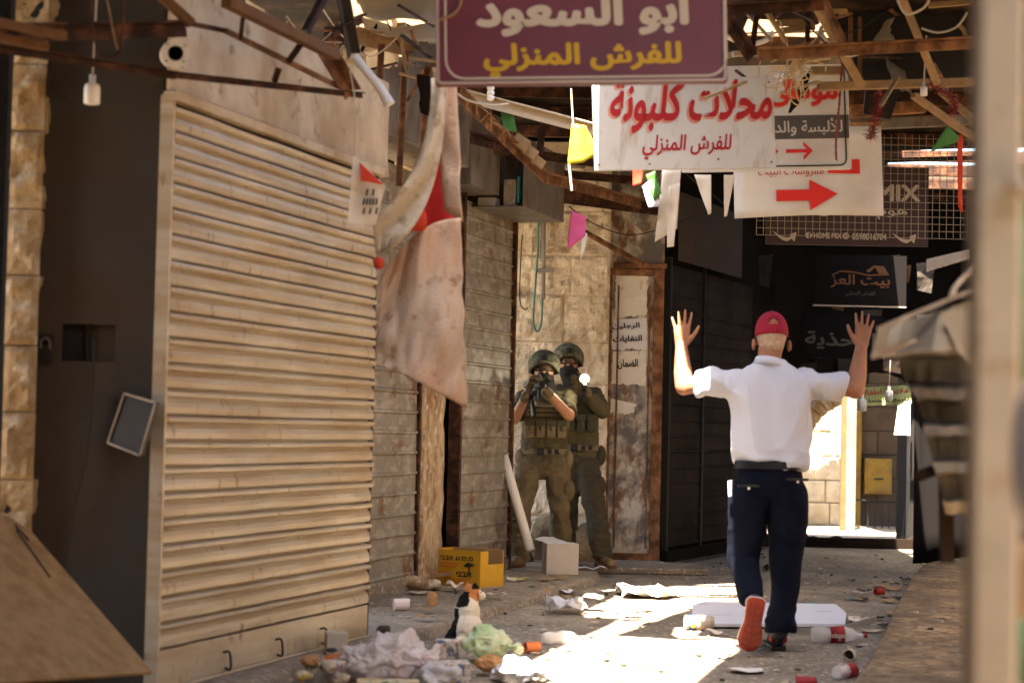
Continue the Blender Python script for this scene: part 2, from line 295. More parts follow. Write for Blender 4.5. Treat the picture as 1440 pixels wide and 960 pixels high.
def tag(o, label, cat, group=None):
    o['label'] = label; o['category'] = cat
    if group: o['group'] = group
    return o
def thing(name, label, cat, loc, group=None):
    o = D.objects.new(name, None); C.objects.link(o); o.empty_display_size = .1; o.location = loc; o['_b'] = tuple(loc); return tag(o, label, cat, group)
def structure(o, kind='structure'): o['kind'] = kind; return o
def frame(o, u):                      # matrix with local x along u, y into the wall, z up
    u = V(u).normalized(); y = V((0, 0, 1)).cross(u); return Matrix(((u.x, y.x, 0, o[0]), (u.y, y.y, 0, o[1]), (0, 0, 1, o[2]), (0, 0, 0, 1)))
def N3(p, s=1.0, o=0.0): return noise.noise(V(p) * s + V((o, o * 1.7, -o)))
def catmull(pts, k=6):
    pts = [V(p) for p in pts]; out = []
    for i in range(len(pts) - 1):
        a, b, c, d = pts[max(i - 1, 0)], pts[i], pts[i + 1], pts[min(i + 2, len(pts) - 1)]
        for j in range(k):
            t = j / k; out.append(.5 * ((2 * b) + (c - a) * t + (2 * a - 5 * b + 4 * c - d) * t * t + (3 * b - a - 3 * c + d) * t ** 3))
    return out + [pts[-1]]
def sheet(c, nx=10, ny=10, amp=.01, fs=4, thick=.003, mb=None, seed=0.0, rag=0, mi=0):     # c: TL, TR, BR, BL
    a, b, d, e = [V(p) for p in c]; nrm = (b - a).cross(e - a).normalized(); rows = []
    dn = (e - a).normalized(); 
    for i in range(ny + 1):
        v = i / ny; row = []
        for j in range(nx + 1):
            u = j / nx; p = (a * (1 - u) + b * u) * (1 - v) + (e * (1 - u) + d * u) * v
            p = p + nrm * amp * (N3(p, fs, seed) + .5 * N3(p, fs * 2.3, seed + 3))
            if rag and i == ny: p = p + dn * rag * (N3((j * .9, seed, 0), 1.3) + .3)
            if rag and j in (0, nx): p = p + (b - a).normalized() * rag * .5 * N3((i * .7, seed, j), 1.1)
            row.append(p)
        rows.append(row)
    mb = mb or MB(); return mb.grid(rows, thick, mi)
def fuse(name, mb, m, parent, voxel=.006, it=3, disp=None, fac=.5):          # grows one continuous skin round overlapping volumes
    t = mb.build('volume', m, parent); md = t.modifiers.new('r', 'REMESH'); md.mode = 'VOXEL'; md.voxel_size = voxel
    if it: sm = t.modifiers.new('s', 'SMOOTH'); sm.factor = fac; sm.iterations = it
    me = D.meshes.new_from_object(t.evaluated_get(bpy.context.evaluated_depsgraph_get())); me.name = name
    old = t.data; D.objects.remove(t); D.meshes.remove(old)
    if disp:
        b = V(parent.get('_b') or (0, 0, 0)); co = [(v.co + v.normal * disp(v.co + b, v.normal)) for v in me.vertices]
        me.vertices.foreach_set('co', [x for p in co for x in p])
    me.polygons.foreach_set('use_smooth', [True] * len(me.polygons))
    if not me.materials: me.materials.append(m)
    o = D.objects.new(name, me); C.objects.link(o); o.parent = parent; o['_b'] = parent.get('_b') or (0, 0, 0); return o

# lettering: Arabic letters are joined by picking their presentation forms
TAB = {}
for _c in range(0xFE80, 0xFEFD):
    _d = unicodedata.decomposition(chr(_c)).split()
    if _d: TAB.setdefault(''.join(chr(int(x, 16)) for x in _d[1:]), {})[_d[0].strip('<>')] = chr(_c)
def arabic(s):
    tk = []; i = 0
    while i < len(s):
        if s[i:i + 2] in TAB: tk.append(s[i:i + 2]); i += 2
        else: tk.append(s[i]); i += 1
    out = []
    for i, t in enumerate(tk):
        f = TAB.get(t)
        if not f: out.append(t); continue
        pj = i > 0 and ('initial' in TAB.get(tk[i - 1], {}) or tk[i - 1] == '\u0640')
        nj = i + 1 < len(tk) and 'initial' in f and (tk[i + 1] == '\u0640' or 'final' in TAB.get(tk[i + 1], {}))
        out.append(f.get('medial' if pj and nj else 'final' if pj else 'initial' if nj else 'isolated', f.get('isolated', t)))
    return ''.join(reversed(out))
def glyphs(s, bold=.012):             # list of (verts, faces) with x running along the line, size 1
    def ev(body, off=0):
        c = D.curves.new('t', 'FONT'); c.body = body; c.offset = off; c.resolution_u = 4; o = D.objects.new('t', c); C.objects.link(o)
        bpy.context.view_layer.update(); me = D.meshes.new_from_object(o.evaluated_get(bpy.context.evaluated_depsgraph_get()))
        vs = [v.co.copy() for v in me.vertices]; fs = [tuple(p.vertices) for p in me.polygons]; D.objects.remove(o); D.curves.remove(c); D.meshes.remove(me); return vs, fs
    ref = max(v.x for v in ev('|')[0]); out = []
    for i, ch in enumerate(s):
        if ch == ' ': continue
        adv = max(v.x for v in ev(s[:i] + '|')[0]) - ref if i else 0
        vs, fs = ev(ch)
        for k in range(9 if bold > .004 else 1):
            dx, dy = (0, 0) if k == 0 else (bold * math.cos(k * .7854), bold * math.sin(k * .7854)); out.append(([V((v.x + adv + dx, v.y + dy, .0007 * k / 9 + .0009 * (i % 2))) for v in vs], fs))
    return out
def lettering(name, text, T, parent, m, box, bold=.012, lift=.003, slant=0, mirror=False):    # T: sign frame; box = (x0, z0, x1, z1) on its face
    g = glyphs(text, bold); xs = [v.x for vs, _ in g for v in vs]; ys = [v.y for vs, _ in g for v in vs]
    ax, bx, ay, by = min(xs), max(xs), min(ys), max(ys); mb = MB(); mb.T = T; x0, z0, x1, z1 = box
    for vs, fs in g:
        q = []
        for v in vs:
            tx, ty = (v.x - ax) / (bx - ax), (v.y - ay) / (by - ay)
            if mirror: tx = 1 - tx
            q.append((x0 + tx * (x1 - x0) + slant * ty * (z1 - z0), -lift - v.z, z0 + ty * (z1 - z0)))
        mb.add(q, fs)
    return mb.build(name, m, parent)
def sign_frame(tl, tr, bl, Y, Yr=None):                    # frame on the face of a sign whose corners are pixels of the photograph
    a, b, c = P(*tl, Y), P(*tr, Yr or Y), P(*bl, Y); x = (b - a).normalized(); z = (a - c).normalized(); y = z.cross(x).normalized(); z = x.cross(y)
    return Matrix(((x.x, y.x, z.x, c.x), (x.y, y.y, z.y, c.y), (x.z, y.z, z.z, c.z), (0, 0, 0, 1))), (b - a).length, (a - c).length
def ring(mb, x0, z0, x1, z1, r, t, y0=-.006, y1=0, mi=0):  # rounded rectangular trim
    def rr(e):
        pts = []
        for cx, cz, a in ((x1 - r, z1 - r, 0), (x0 + r, z1 - r, 90), (x0 + r, z0 + r, 180), (x1 - r, z0 + r, 270)):
            for k in range(7): q = math.radians(a + 15 * k); pts.append((cx + (r - e) * math.cos(q), cz + (r - e) * math.sin(q)))
        return pts
    A, B = rr(0), rr(t); n = len(A)
    vs = [(p[0], y0, p[1]) for p in A] + [(p[0], y0, p[1]) for p in B] + [(p[0], y1, p[1]) for p in A] + [(p[0], y1, p[1]) for p in B]; fs = []
    for i in range(n): j = (i + 1) % n; fs += [(i, j, n + j, n + i), (2 * n + i, 3 * n + i, 3 * n + j, 2 * n + j), (i, 2 * n + i, 2 * n + j, j), (n + i, n + j, 3 * n + j, 3 * n + i)]
    return mb.add(vs, fs, mi)
def flat(mb, pts, y=-.004, t=.003, mi=0): return mb.prism([(p[0], y, p[1]) for p in pts], (0, t, 0), mi)

# ------------------------------------------------------------------ setting: ground, pavements, roofs, outer walls
mb = MB(); rows = []
ys_ = [-40, -8] + [i * .5 for i in range(0, 60)] + [60, 300]; xs_ = [-300, -20] + [-4 + .4 * i for i in range(30)] + [30, 300]
rows = [[(x, y, (.006 * N3((x, y, 0), .9) if 0 < y < 29 and -5 < x < 9 else 0)) for x in xs_] for y in ys_]
structure(mb.grid(rows).build('ground', M['ground'], smooth=True))
U = V((.287, .958, 0)).normalized(); NRM = V((U.y, -U.x, 0))
# left pavement, its kerb runs from (330,960) to (840,810) in the photograph
k0, k1 = G(330, 962, .06), G(842, 808, .06); kd = (k1 - k0).normalized(); k00 = k0 - kd * 14
mb = MB(); n = 46; rows = []
for i in range(n + 1):
    t = i / n; p = k00.lerp(k1, t); e = .018 * N3((t * 30, 0, 0)); q = p + NRM * e
    z = .06 + .006 * N3((t * 21, 3, 0)); rows.append([(q.x - 5, q.y + 1.2, z), (q.x - .5, q.y, z + .006), (q.x - .10, q.y, z), (q.x - .012, q.y, z - .004), (q.x + .012, q.y - .004, z - .022), (q.x + .016, q.y - .005, -.06)])
p = k1 + V((.02, 1.6, 0)); rows.append([(p.x - 5, p.y + 1.2, .06), (p.x - .5, p.y, .066), (p.x - .1, p.y, .06), (p.x, p.y, .056), (p.x + .01, p.y, .04), (p.x + .02, p.y, -.06)])
structure(mb.grid(rows).build('pavement', M['sidewalk'], smooth=True))
mb = MB(); mb.box((0.2, 15.9, .0), (1.6, 16.7, .054)); structure(mb.build('pavement', M['sidewalk'], bevel=.012))
# right stone pavement
e = [G(1120, 1060, .12), G(1193, 960, .12), G(1230, 905, .12), G(1262, 840, .12), G(1283, 805, .12), G(1300, 791, .12), G(1350, 783, .12)]
edge = catmull([e[0] - V((1.2, 5.2, 0))] + e, 5); mb = MB(); rows = []
for p in edge: rows.append([(p.x + .0, p.y, -.05), (p.x + .008, p.y + .003, .095), (p.x + .035, p.y + .01, .12), (p.x + .3, p.y + .03, .122), (p.x + 1.2, p.y + .03, .12), (p.x + 4, p.y + .02, .12)])
structure(mb.grid(rows).build('pavement', M['tiles'], smooth=True))

# roof sheets with the gap that lets the sun in: outline of the sunlit paving carried up along the sun's rays
ROOFZ = 3.6
def up(p, z=ROOFZ): k = z / -SUN.z; return (p[0] - SUN.x * k, p[1] - SUN.y * k)
lit = [(817, 862), (880, 832), (955, 823), (1036, 820), (1040, 846), (1000, 849), (945, 864), (905, 880), (862, 893), (930, 897), (1050, 899), (1036, 916), (1005, 935), (972, 963), (706, 963), (751, 927), (799, 904), (858, 878), (872, 869), (824, 868)]
hole1 = [up(G(*q)) for q in lit]
hole2 = [up(q) for q in ((.98, 11.02), (1.24, 11.08), (1.27, 11.28), (1.16, 11.34), (1.165, 11.76), (1.0, 11.74), (.94, 11.3))]  # added gap, shaped so the sun catches the raised left arm
hole4 = [(1.36, 11.75), (2.02, 11.75), (2.1, 14.3), (1.44, 14.3)]
hole5 = [(-1.05, 11.2), (-.5, 11.2), (-.55, 13.4), (-1.0, 13.4)]
hole6 = [(2.95, 7.6), (3.9, 7.6), (5.0, 14.5), (4.0, 14.5)]  # gap added out of view so sun bounces off the right wall
hole3 = [(3.25, 16.3), (4.3, 16.3), (4.6, 19.2), (3.45, 19.2)]
from mathutils.geometry import tessellate_polygon
def slab(name, outer, holes, z, t, m):
    loops = [[V((x, y, 0)) for x, y in L_] for L_ in [outer] + holes]; flatv = [p for L_ in loops for p in L_]; tri = tessellate_polygon(loops); n = len(flatv); mb = MB()
    vs = [(p.x, p.y, z) for p in flatv] + [(p.x, p.y, z + t) for p in flatv]; fs = [tuple(f) for f in tri] + [tuple(n + i for i in f[::-1]) for f in tri]; o = 0
    for L_ in loops:
        k = len(L_); fs += [(o + i, o + (i + 1) % k, n + o + (i + 1) % k, n + o + i) for i in range(k)]; o += k
    mb.add(vs, fs); return mb.build(name, m)
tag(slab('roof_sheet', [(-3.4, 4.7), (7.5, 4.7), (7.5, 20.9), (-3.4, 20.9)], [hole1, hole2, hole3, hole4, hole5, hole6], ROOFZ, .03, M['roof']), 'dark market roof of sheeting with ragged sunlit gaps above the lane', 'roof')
tag(slab('glow_pane', [(1.30, 11.7), (2.1, 11.7), (2.15, 14.35), (1.38, 14.35)], [], ROOFZ + .04, .006, M['sheet_pale']), 'right translucent pane added to glow like bright sky among the dark roof sheets', 'roof pane')  # pane added over the gap; its glow stands for bright sky
tag(slab('glow_pane', [(-1.1, 11.15), (-.45, 11.15), (-.48, 13.45), (-1.06, 13.45)], [], ROOFZ + .04, .006, M['sheet_pale']), 'left translucent pane added to glow and give fill light among the dark roof sheets', 'roof pane')  # pane added over the gap to glow and give fill light
tag(slab('roof_sheet', [(-3.4, -1.15), (.3, -1.15), (.0, 4.65), (-3.4, 4.65)], [], ROOFZ + .02, .03, M['roof']), 'roof sheet added out of view over the near left lane to cut the fill light', 'roof')  # unseen sheet added so the fill comes from the upper right
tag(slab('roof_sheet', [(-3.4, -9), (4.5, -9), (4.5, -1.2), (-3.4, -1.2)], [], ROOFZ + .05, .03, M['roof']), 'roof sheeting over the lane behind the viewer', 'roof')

tag(slab('sun_block_cloth', [(.1, .3), (1.5, .2), (1.4, 3.0), (.2, 2.8)], [], 3.3, .01, M['umber']), 'dark cloth added out of view to keep the sun off the cream post', 'shade cloth')  # unseen, added to block the sun from the cream post
# outer walls of the lane (mostly outside the frame; they carry the bounced light)
def plainwall(name, a, b, h, t, m, label):
    a, b = V(a), V(b); d = (b - a).normalized(); nn = V((-d.y, d.x, 0)) * t; mb = MB(); mb.prism([a, b, b + nn, a + nn], (0, 0, h)); return tag(mb.build(name, m), label, 'wall')
plainwall('stone_wall', (-2.45, -9, 0), (-2.45, 7.4, 0), 3.9, .3, M['lime_warm'], 'ochre limestone wall along the near left side of the lane')
plainwall('stone_wall', (6.2, 21, .0), (1.25, -9, 0), 3.9, .3, M['lime'], 'limestone wall along the right side of the lane')
plainwall('stone_wall', (-2.45, -8.7, 0), (4.5, -8.7, 0), 3.9, -.3, M['lime'], 'limestone wall closing the lane behind the viewer')

def blocks(mb, T, W, H, bw, bh, gap=.012, depth=.12, rough=.006, seed=1):
    rr = random.Random(seed); mb.T = T; z = 0; r = 0
    while z < H - .02:
        h = min(bh * rr.uniform(.92, 1.1), H - z); x = -bw * rr.random() * .7; 
        while x < W:
            l = bw * rr.uniform(.75, 1.3); a, b = max(0, x), min(W, x + l)
            if b - a > .03:
                o = rr.uniform(-.006, .006); nx = max(2, int((b - a) / .024)); nz = max(2, int(h / .024)); rows = []
                for i in range(nz + 1):
                    row = []
                    for j in range(nx + 1):
                        X = a + gap / 2 + (b - a - gap) * j / nx; Z = z + gap / 2 + (h - gap) * i / nz
                        e = 0 if i in (0, nz) or j in (0, nx) else 1
                        row.append((X, o - e * (.004 + rough * (N3((X, seed, Z), 6) * 1.3 + N3((X, seed, Z), 15) + N3((X, seed, Z), 34) * .4)) + .006 * (1 - e), Z))
                    rows.append(row)
                mb.grid(rows, depth)
            x += l
        z += h; r += 1
    return mb

# ------------------------------------------------------------------ shutters and shop fronts
def shutter(T, W, z0, z1, pitch, out, kind, ncol=18, dent=.006, seed=0):
    mb = MB(); mb.T = T; ns = max(1, round((z1 - z0) / pitch)); pitch = (z1 - z0) / ns; rows = []
    prof = [(0, .0), (.02, .50), (.09, .70), (.30, .74), (.48, .60), (.60, .36), (.66, .30), (.70, .70), (.76, .95), (.83, 1), (.90, .92), (.94, .55), (.95, .0)] if kind == 'round' else [(0, 0), (.02, .5), (.04, 1), (.14, 1), (.17, .55), (.2, .25), (.5, .34), (.8, .25), (.98, .2)]
    for i in range(ns):
        for t, d in prof:
            row = []
            for j in range(ncol + 1):
                x = W * j / ncol; z = z0 + (i + t) * pitch
                sag = .010 * math.sin(math.pi * j / ncol) * N3((i * .5, seed, 0), 1.0)
                row.append((x, -out * d - dent * (N3((x * 1.3, seed, z), 1.6) + .5 * N3((x, seed + 4, z), 5)) - .004, z - sag))
            rows.append(row)
    rows.append([(W * j / ncol, -.004, z1) for j in range(ncol + 1)])
    mb.grid(rows, .006); return mb

A1 = V((-1.415, 8.0, .06)); T1 = frame(A1, U); W1 = 2.36
kiosk = thing('shutter_shop', 'shop front with broad pale ribbed roller shutter and dark metal side, left foreground', 'shop front', A1 + U * W1 / 2)
shutter(T1, W1, .17, 2.36, .1065, .040, 'round', 26, .012, 3).build('roller_shutter', M['shutter_pale'], kiosk, smooth=False)['label'] = 'pale galvanised slats with brown dust lines'
mb = MB(); mb.T = T1; mb.box((.0, -.030, .012), (W1, .0, .165)); mb.box((0, -.042, .0), (W1, -.0, .012)); bb = mb.build('bottom_rail', M['shutter_pale'], kiosk, bevel=.004)
for s in (.62, 1.18, 1.72):
    mb = MB(); mb.T = T1; mb.tube(catmull([(s, -.032, .10), (s, -.06, .10), (s + .01, -.062, .03), (s + .02, -.032, .03)], 4), .0055, 6); mb.build('pull_handle', M['cable'], bb, smooth=True)
mb = MB(); mb.T = T1; mb.box((-.012, -.04, 0), (0, .06, 2.40)); mb.build('guide_rail', M['shutter_pale'], kiosk, bevel=.003)
mb = MB(); mb.T = T1; mb.box((W1, -.02, 0), (W1 + .04, .06, 2.40)); mb.build('guide_rail', M['rust_dark'], kiosk, bevel=.003)
mb = MB(); mb.T = T1; mb.box((-.035, -.062, 2.37), (W1 + .06, .0, 2.41)); mb.build('lintel_angle', M['fascia'], kiosk, bevel=.003)
mb = MB(); rows = []; mb.T = T1
for i in range(9): rows.append([(-.03 + (W1 + .16) * j / 16, -.03 + .006 * N3((j * .4, i * .5, 1)) , 2.414 + .46 * i / 8) for j in range(17)])
mb.grid(rows, .02); mb.build('fascia', M['fascia'], kiosk)
mb = MB(); mb.T = T1; mb.box((-.03, .1, 0), (W1 + .04, 1.1, 2.86)); mb.build('shop_body', M['panel_dark'], kiosk)
# dark side panel facing the viewer, with its slot, padlock and cable
Ts = frame((-1.94, 8.01, .05), (1, -.03, 0)); mb = MB(); mb.T = Ts
x1, sx0, sx1, sz0, sz1 = .512, .125, .345, 1.325, 1.475
mb.box((0, 0, 0), (sx0, .02, 3.0)); mb.box((sx1, 0, 0), (x1, .02, 3.0)); mb.box((sx0, 0, 0), (sx1, .02, sz0)); mb.box((sx0, 0, sz1), (sx1, .02, 3.0))
sidep = mb.build('side_panel', M['panel_dark'], kiosk)
mb = MB(); mb.T = Ts; mb.box((sx0 - .02, .06, sz0 - .02), (sx1 + .02, .09, sz1 + .02)); mb.box((sx0 + .095, .03, sz0), (sx0 + .107, .05, sz1)); mb.build('letter_slot', M['black'], sidep)
mb = MB(); mb.T = Ts; c = (.07, -.03, 1.33); mb.box((c[0] - .028, -.045, 1.315), (c[0] + .028, -.015, 1.37)); mb.tube(catmull([(c[0] - .018, -.03, 1.365), (c[0] - .018, -.03, 1.40), (c[0], -.03, 1.415), (c[0] + .018, -.03, 1.40), (c[0] + .018, -.03, 1.365)], 5), .005, 7, 1)
mb.box((c[0] - .03, -.012, 1.39), (c[0] + .03, .0, 1.43)); mb.build('padlock', [M['cable'], M['wire']], sidep, bevel=.003)
mb = MB(); mb.tube(catmull([P(132, 480, 7.97), P(130, 560, 7.96), P(122, 640, 7.96), P(105, 710, 7.96), P(92, 790, 7.96)], 6), .004, 6); mb.build('hanging_cable', M['cable'], sidep)
mb = MB(); a, b, c, d = P(175, 553, 7.95), P(219, 566, 7.85), P(197, 640, 7.82), P(152, 622, 7.94)
mb.prism([a, b, c, d], (0, .10, 0)); rr_ = [a, b, c, d]
for p, q in ((a, b), (b, c), (c, d), (d, a)): mb.bar(p + V((0, -.008, 0)), q + V((0, -.008, 0)), .010, .010, mi=1)
mb.build('junction_box', [M['panel_dark'], M['fascia']], sidep, bevel=.002)

# second wall line, set back: narrow rusty shutter, plaster pier, dark gap, third shutter and its boxes
E2 = V((-.01, 15.3, .06)); S2 = lambda Y: (Y - 15.3) / U.y
def T2at(Y, z=.06): p = E2 + U * S2(Y); return frame((p.x, p.y, z), U)
def L2(a, b): return (b - a) / U.y
nar = thing('shutter_shop', 'narrow rust streaked roller shutter just beyond the broad pale shutter', 'shop front', E2 + U * S2(12.9))
T = T2at(11.6); Wn = L2(11.6, 13.24)
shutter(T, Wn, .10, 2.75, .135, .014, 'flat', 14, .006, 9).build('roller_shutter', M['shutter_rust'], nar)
mb = MB(); mb.T = T; mb.box((0, -.03, .0), (Wn, .02, .10)); mb.build('threshold', M['sidewalk'], nar, bevel=.006)
mb = MB(); mb.T = T; mb.box((Wn, -.03, 0), (Wn + .035, .03, 2.8)); mb.build('guide_rail', M['rust_dark'], nar, bevel=.003)
mb = MB(); mb.T = T; mb.box((0, -.3, 2.81), (Wn + .1, .1, 3.3)); mb.build('shutter_box', M['panel_grey'], nar, bevel=.006)
T = T2at(13.29); mb = MB(); rows = []; mb.T = T
for i in range(41): rows.append([(L2(13.29, 13.72) * j / 6, -.035 - .014 * N3((j * .5, i * .3, 2)) - (.0 if j < 6 else -.012 * N3((i * .7, 1, 1))), .0 + 2.95 * i / 40) for j in range(7)])
mb.grid(rows, .25); tag(mb.build('plaster_pier', M['plaster'], smooth=True), 'stained plaster pier between two rusty shutters', 'pillar')
third = thing('shutter_shop', 'rusty grey roller shutter ending at the corner beside the soldiers', 'shop front', E2 + U * S2(14.7))
T = T2at(14.08); W3_ = L2(14.08, 15.27)
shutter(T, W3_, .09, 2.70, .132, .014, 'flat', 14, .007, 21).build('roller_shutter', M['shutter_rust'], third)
mb = MB(); mb.T = T; mb.box((-.045, -.04, 0), (0, .05, 2.75)); mb.build('guide_rail', M['rust_dark'], third, bevel=.003)
mb = MB(); mb.T = T; mb.box((W3_, -.04, 0), (W3_ + .04, .05, 2.75)); mb.build('guide_rail', M['rust_dark'], third, bevel=.003)
mb = MB(); mb.T = T; mb.box((-.4, .3, 0), (W3_ + .0, .5, 3.4)); mb.box((-.38, .06, 0), (-.36, .5, 2.9)); mb.build('dark_recess', M['stonedark'], third)
mb = MB(); mb.T = T; mb.box((-.05, -.03, .0), (W3_ + .04, .03, .088)); mb.build('threshold', M['sidewalk'], third, bevel=.006)
mb = MB(); mb.T = T
a, b, o_, z0, z1 = .18, W3_ + .04, -.40, 2.66, 3.16
mb.box((a, o_, z0), (b, .02, z0 + .008)); mb.box((a, o_, z0 + .008), (b, o_ + .008, z1)); mb.box((a, o_ + .008, z1 - .008), (b, .02, z1)); mb.box((a + .16, o_ + .008, z0 + .008), (a + .168, .02, z1 - .008))
mb.box((-.5, -.22, 2.74), (a - .01, .02, 3.3))
sbx = mb.build('shutter_box', M['panel_grey'], third, bevel=.002)
mb = MB(); mb.T = T; mb.box((a + .03, -.18, z0 + .012), (a + .14, -.05, z0 + .07)); mb.box((a + .04, -.33, z0 + .012), (a + .15, -.24, z0 + .20), 1); mb.box((a + .02, -.36, z0 + .03), (a + .10, -.345, z0 + .22), 2); mb.build('stored_papers', [M['paper_old'], M['plaster'], M['teal_scrap']], sbx)

# alcove: limestone wall behind the soldiers
mb = MB(); Ta = frame((-.55, 16.62, .05), (1, 0, 0)); blocks(mb, Ta, 1.36, 3.3, .62, .36, .004, .15, .020, 5); mb.T = Ta; mb.box((-.2, .06, 0), (1.33, .3, 3.5), 1)
tag(mb.build('stone_wall', [M['lime'], M['mortar']]), 'rough sunlit limestone wall behind the two soldiers', 'wall')
mb = MB(); mb.tube([P(765, 265, 16.55), P(764, 420, 16.55)], .017, 10); cd = tag(mb.build('conduit', M['pipe_grey'], smooth=True), 'short grey conduit fixed to the limestone wall', 'pipe')
mb = MB(); mb.bar(P(753, 381, 16.54), P(780, 379, 16.54), .03, .035); mb.build('clamp', M['pipe_grey'], cd)
mb = MB(); mb.tube(catmull([P(757, 275, 16.52), P(757, 340, 16.52), P(753, 400, 16.52), P(750, 450, 16.52), P(755, 466, 16.52), P(761, 455, 16.52), P(763, 420, 16.50)], 6), .008, 7); tag(mb.build('hose', M['teal'], smooth=True), 'teal hose looped down the limestone wall', 'hose')
mb = MB(); mb.tube(catmull([P(735, 330, 16.5), P(733, 350, 16.5), P(731, 420, 16.5), P(738, 435, 16.5), P(742, 432, 16.5)], 5), .005, 6); tag(mb.build('cable', M['cable']), 'black cable dangling at the shutter corner by the limestone wall', 'cable')
mb = MB()
for q in ((0.22, 16.5, .10, .20), (.45, 16.45, .07, .13), (.60, 16.5, .12, .22), (.05, 16.2, .09, .15), (.36, 16.52, .28, .17), (.50, 16.52, .24, .14), (.70, 16.52, .30, .12)):
    mb.ell(q[:3], (q[3], q[3] * .5, q[3] * .8), 20, 14)
for i, v in enumerate(mb.v): mb.v[i] = v + V((N3(v, 9), N3(v, 9, 4), N3(v, 9, 8))) * .03
structure(mb.build('rubble', M['rubble_stone']), 'stuff')

# metal panelled pier with torn posters
X0, X1, YP = .79, 1.27, 16.72
mp = thing('panelled_door', 'rust stained metal door panel covered in torn posters beside the soldiers', 'door', (1.03, YP, .06))
Tp = frame((X0, YP, .06), (1, 0, 0)); Wp = X1 - X0
mb = MB(); mb.T = Tp; mb.box((0, 0, 0), (Wp, .25, 3.3)); mb.build('panel', M['panel_worn'], mp)
mb = MB(); mb.T = Tp
for a in ((.0, -.022, .0, .045, 2.44), (Wp - .085, -.022, 0, Wp, 2.44), (.09, -.014, .1, .105, 2.30), (Wp - .125, -.014, .1, Wp - .11, 2.30)): mb.box((a[0], a[1], a[2]), (a[3], -.001, a[4]))
mb.box((.046, -.02, 2.38), (Wp - .086, -.001, 2.44)); mb.box((.046, -.02, 0), (Wp - .086, -.001, .06)); mb.box((.05, -.03, 2.445), (Wp + .02, -.001, 2.49)); mb.box((-.01, -.04, 2.0), (.03, -.023, 2.06)); mb.box((-.01, -.04, 1.0), (.03, -.023, 1.06))
mb.build('frame', M['rust'], mp, bevel=.003)
def poster(label, tl, tr, br, bl, m, seed, txt=(), name='poster'):
    c = [P(*q, YP - .008) for q in (tl, tr, br, bl)]; o = tag(sheet(c, 12, 14, .004, 12, .001, seed=seed, rag=.03).build(name, m), label, 'poster')
    T, W, H = sign_frame(tl, tr, bl, YP - .018)
    for t, bx, b in txt: lettering('lettering', t, T, o, M['black'], (bx[0] * W, bx[1] * H, bx[2] * W, bx[3] * H), b)
    return o
poster('bare torn white poster at the top of the metal panel', (866, 385), (911, 383), (910, 442), (865, 446), M['paper_old'], 1)
poster('white poster with a line of black Arabic words on the metal panel', (862, 449), (910, 447), (910, 490), (860, 489), M['paper'], 2, ((arabic('الرجلين'), (.05, .62, .85, .86), .03), (arabic('النفايات'), (.05, .15, .9, .42), .03)))
poster('shredded poster with dark print scraps under the lettered poster', (862, 494), (909, 493), (908, 540), (860, 538), M['paper_old'], 3, ((arabic('الضمان'), (.2, .42, .8, .75), .03),))
poster('lowest scrap of white poster on the metal panel', (860, 560), (895, 568), (890, 580), (858, 578), M['paper_old'], 4)
mb = MB(); mb.bar(P(822, 326, 16.2), P(904, 372, 16.6), .035, .035); tag(mb.build('rusty_brace', M['rust']), 'slanting rusty brace above the metal panel', 'brace')
mb = MB(); mb.tube([P(797, 288, 16.3), P(835, 272, 16.3)], .03, 10); tag(mb.build('pipe_stub', M['pipe_grey'], smooth=True), 'grey pipe stub under the shutter box by the limestone wall', 'pipe')

# dark shop beyond, in shade
U3 = V((.38, .925, 0)).normalized(); T3 = frame((1.30, 16.8, .06), U3); W3 = 3.5
ds = thing('shutter_shop', 'shaded black roller shutter beyond the poster covered panel', 'shop front', V((1.3, 16.8, .06)) + U3 * 1.6)
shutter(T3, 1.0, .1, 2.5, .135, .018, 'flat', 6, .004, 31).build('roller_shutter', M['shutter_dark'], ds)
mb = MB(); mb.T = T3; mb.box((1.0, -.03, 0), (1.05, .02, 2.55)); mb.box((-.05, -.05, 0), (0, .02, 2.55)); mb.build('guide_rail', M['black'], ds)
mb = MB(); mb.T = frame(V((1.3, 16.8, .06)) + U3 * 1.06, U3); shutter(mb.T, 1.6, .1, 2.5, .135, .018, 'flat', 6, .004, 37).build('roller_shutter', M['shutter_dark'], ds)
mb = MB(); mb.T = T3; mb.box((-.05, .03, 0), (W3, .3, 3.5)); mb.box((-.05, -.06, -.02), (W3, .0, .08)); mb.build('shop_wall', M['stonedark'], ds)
mb = MB(); rows = []; mb.T = T3
for i in range(41): rows.append([(-.02 + i * .0475, -.10 - .03 * (i % 2) , 2.52), (-.02 + i * .0475, -.10 - .03 * (i % 2), 3.1)])
mb.grid(rows, .004); mb.build('corrugated_fascia', M['panel_dark'], ds)

# end of the covered lane: dark wall with the opening to the bright street
YE = 20.5
end = thing('passage_wall', 'dark stone wall with the opening at the far end of the covered lane', 'wall', (3.5, YE, 0))
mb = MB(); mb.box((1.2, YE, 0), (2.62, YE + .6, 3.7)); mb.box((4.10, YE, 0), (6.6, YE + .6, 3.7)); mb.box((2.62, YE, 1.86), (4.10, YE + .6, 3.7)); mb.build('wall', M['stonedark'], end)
mb = MB(); rows = []
for i in range(5): rows.append([(2.62 + 1.5 * j / 40, YE - .05 + .02 * N3((j * .4, i, 0)), 1.90 - i / 4 * (.10 + .16 * abs(N3((j * .33, 2, 0), 1)) + .10 * (j < 14) + .07 * abs(N3((j * 1.1, 7, 0), 1)))) for j in range(41)])
mb.grid(rows, .012); mb.build('ragged_valance', M['umber'], end)
mb = MB(); mb.box((2.4, YE - .28, 0), (4.3, YE - .16, .10))
for i in range(9): x = 2.5 + .12 * i; mb.ell((x, YE - .2, .05), (.1, .06, .05 + .10 * R.random() * (1 if i < 5 else .4)), 8, 6)
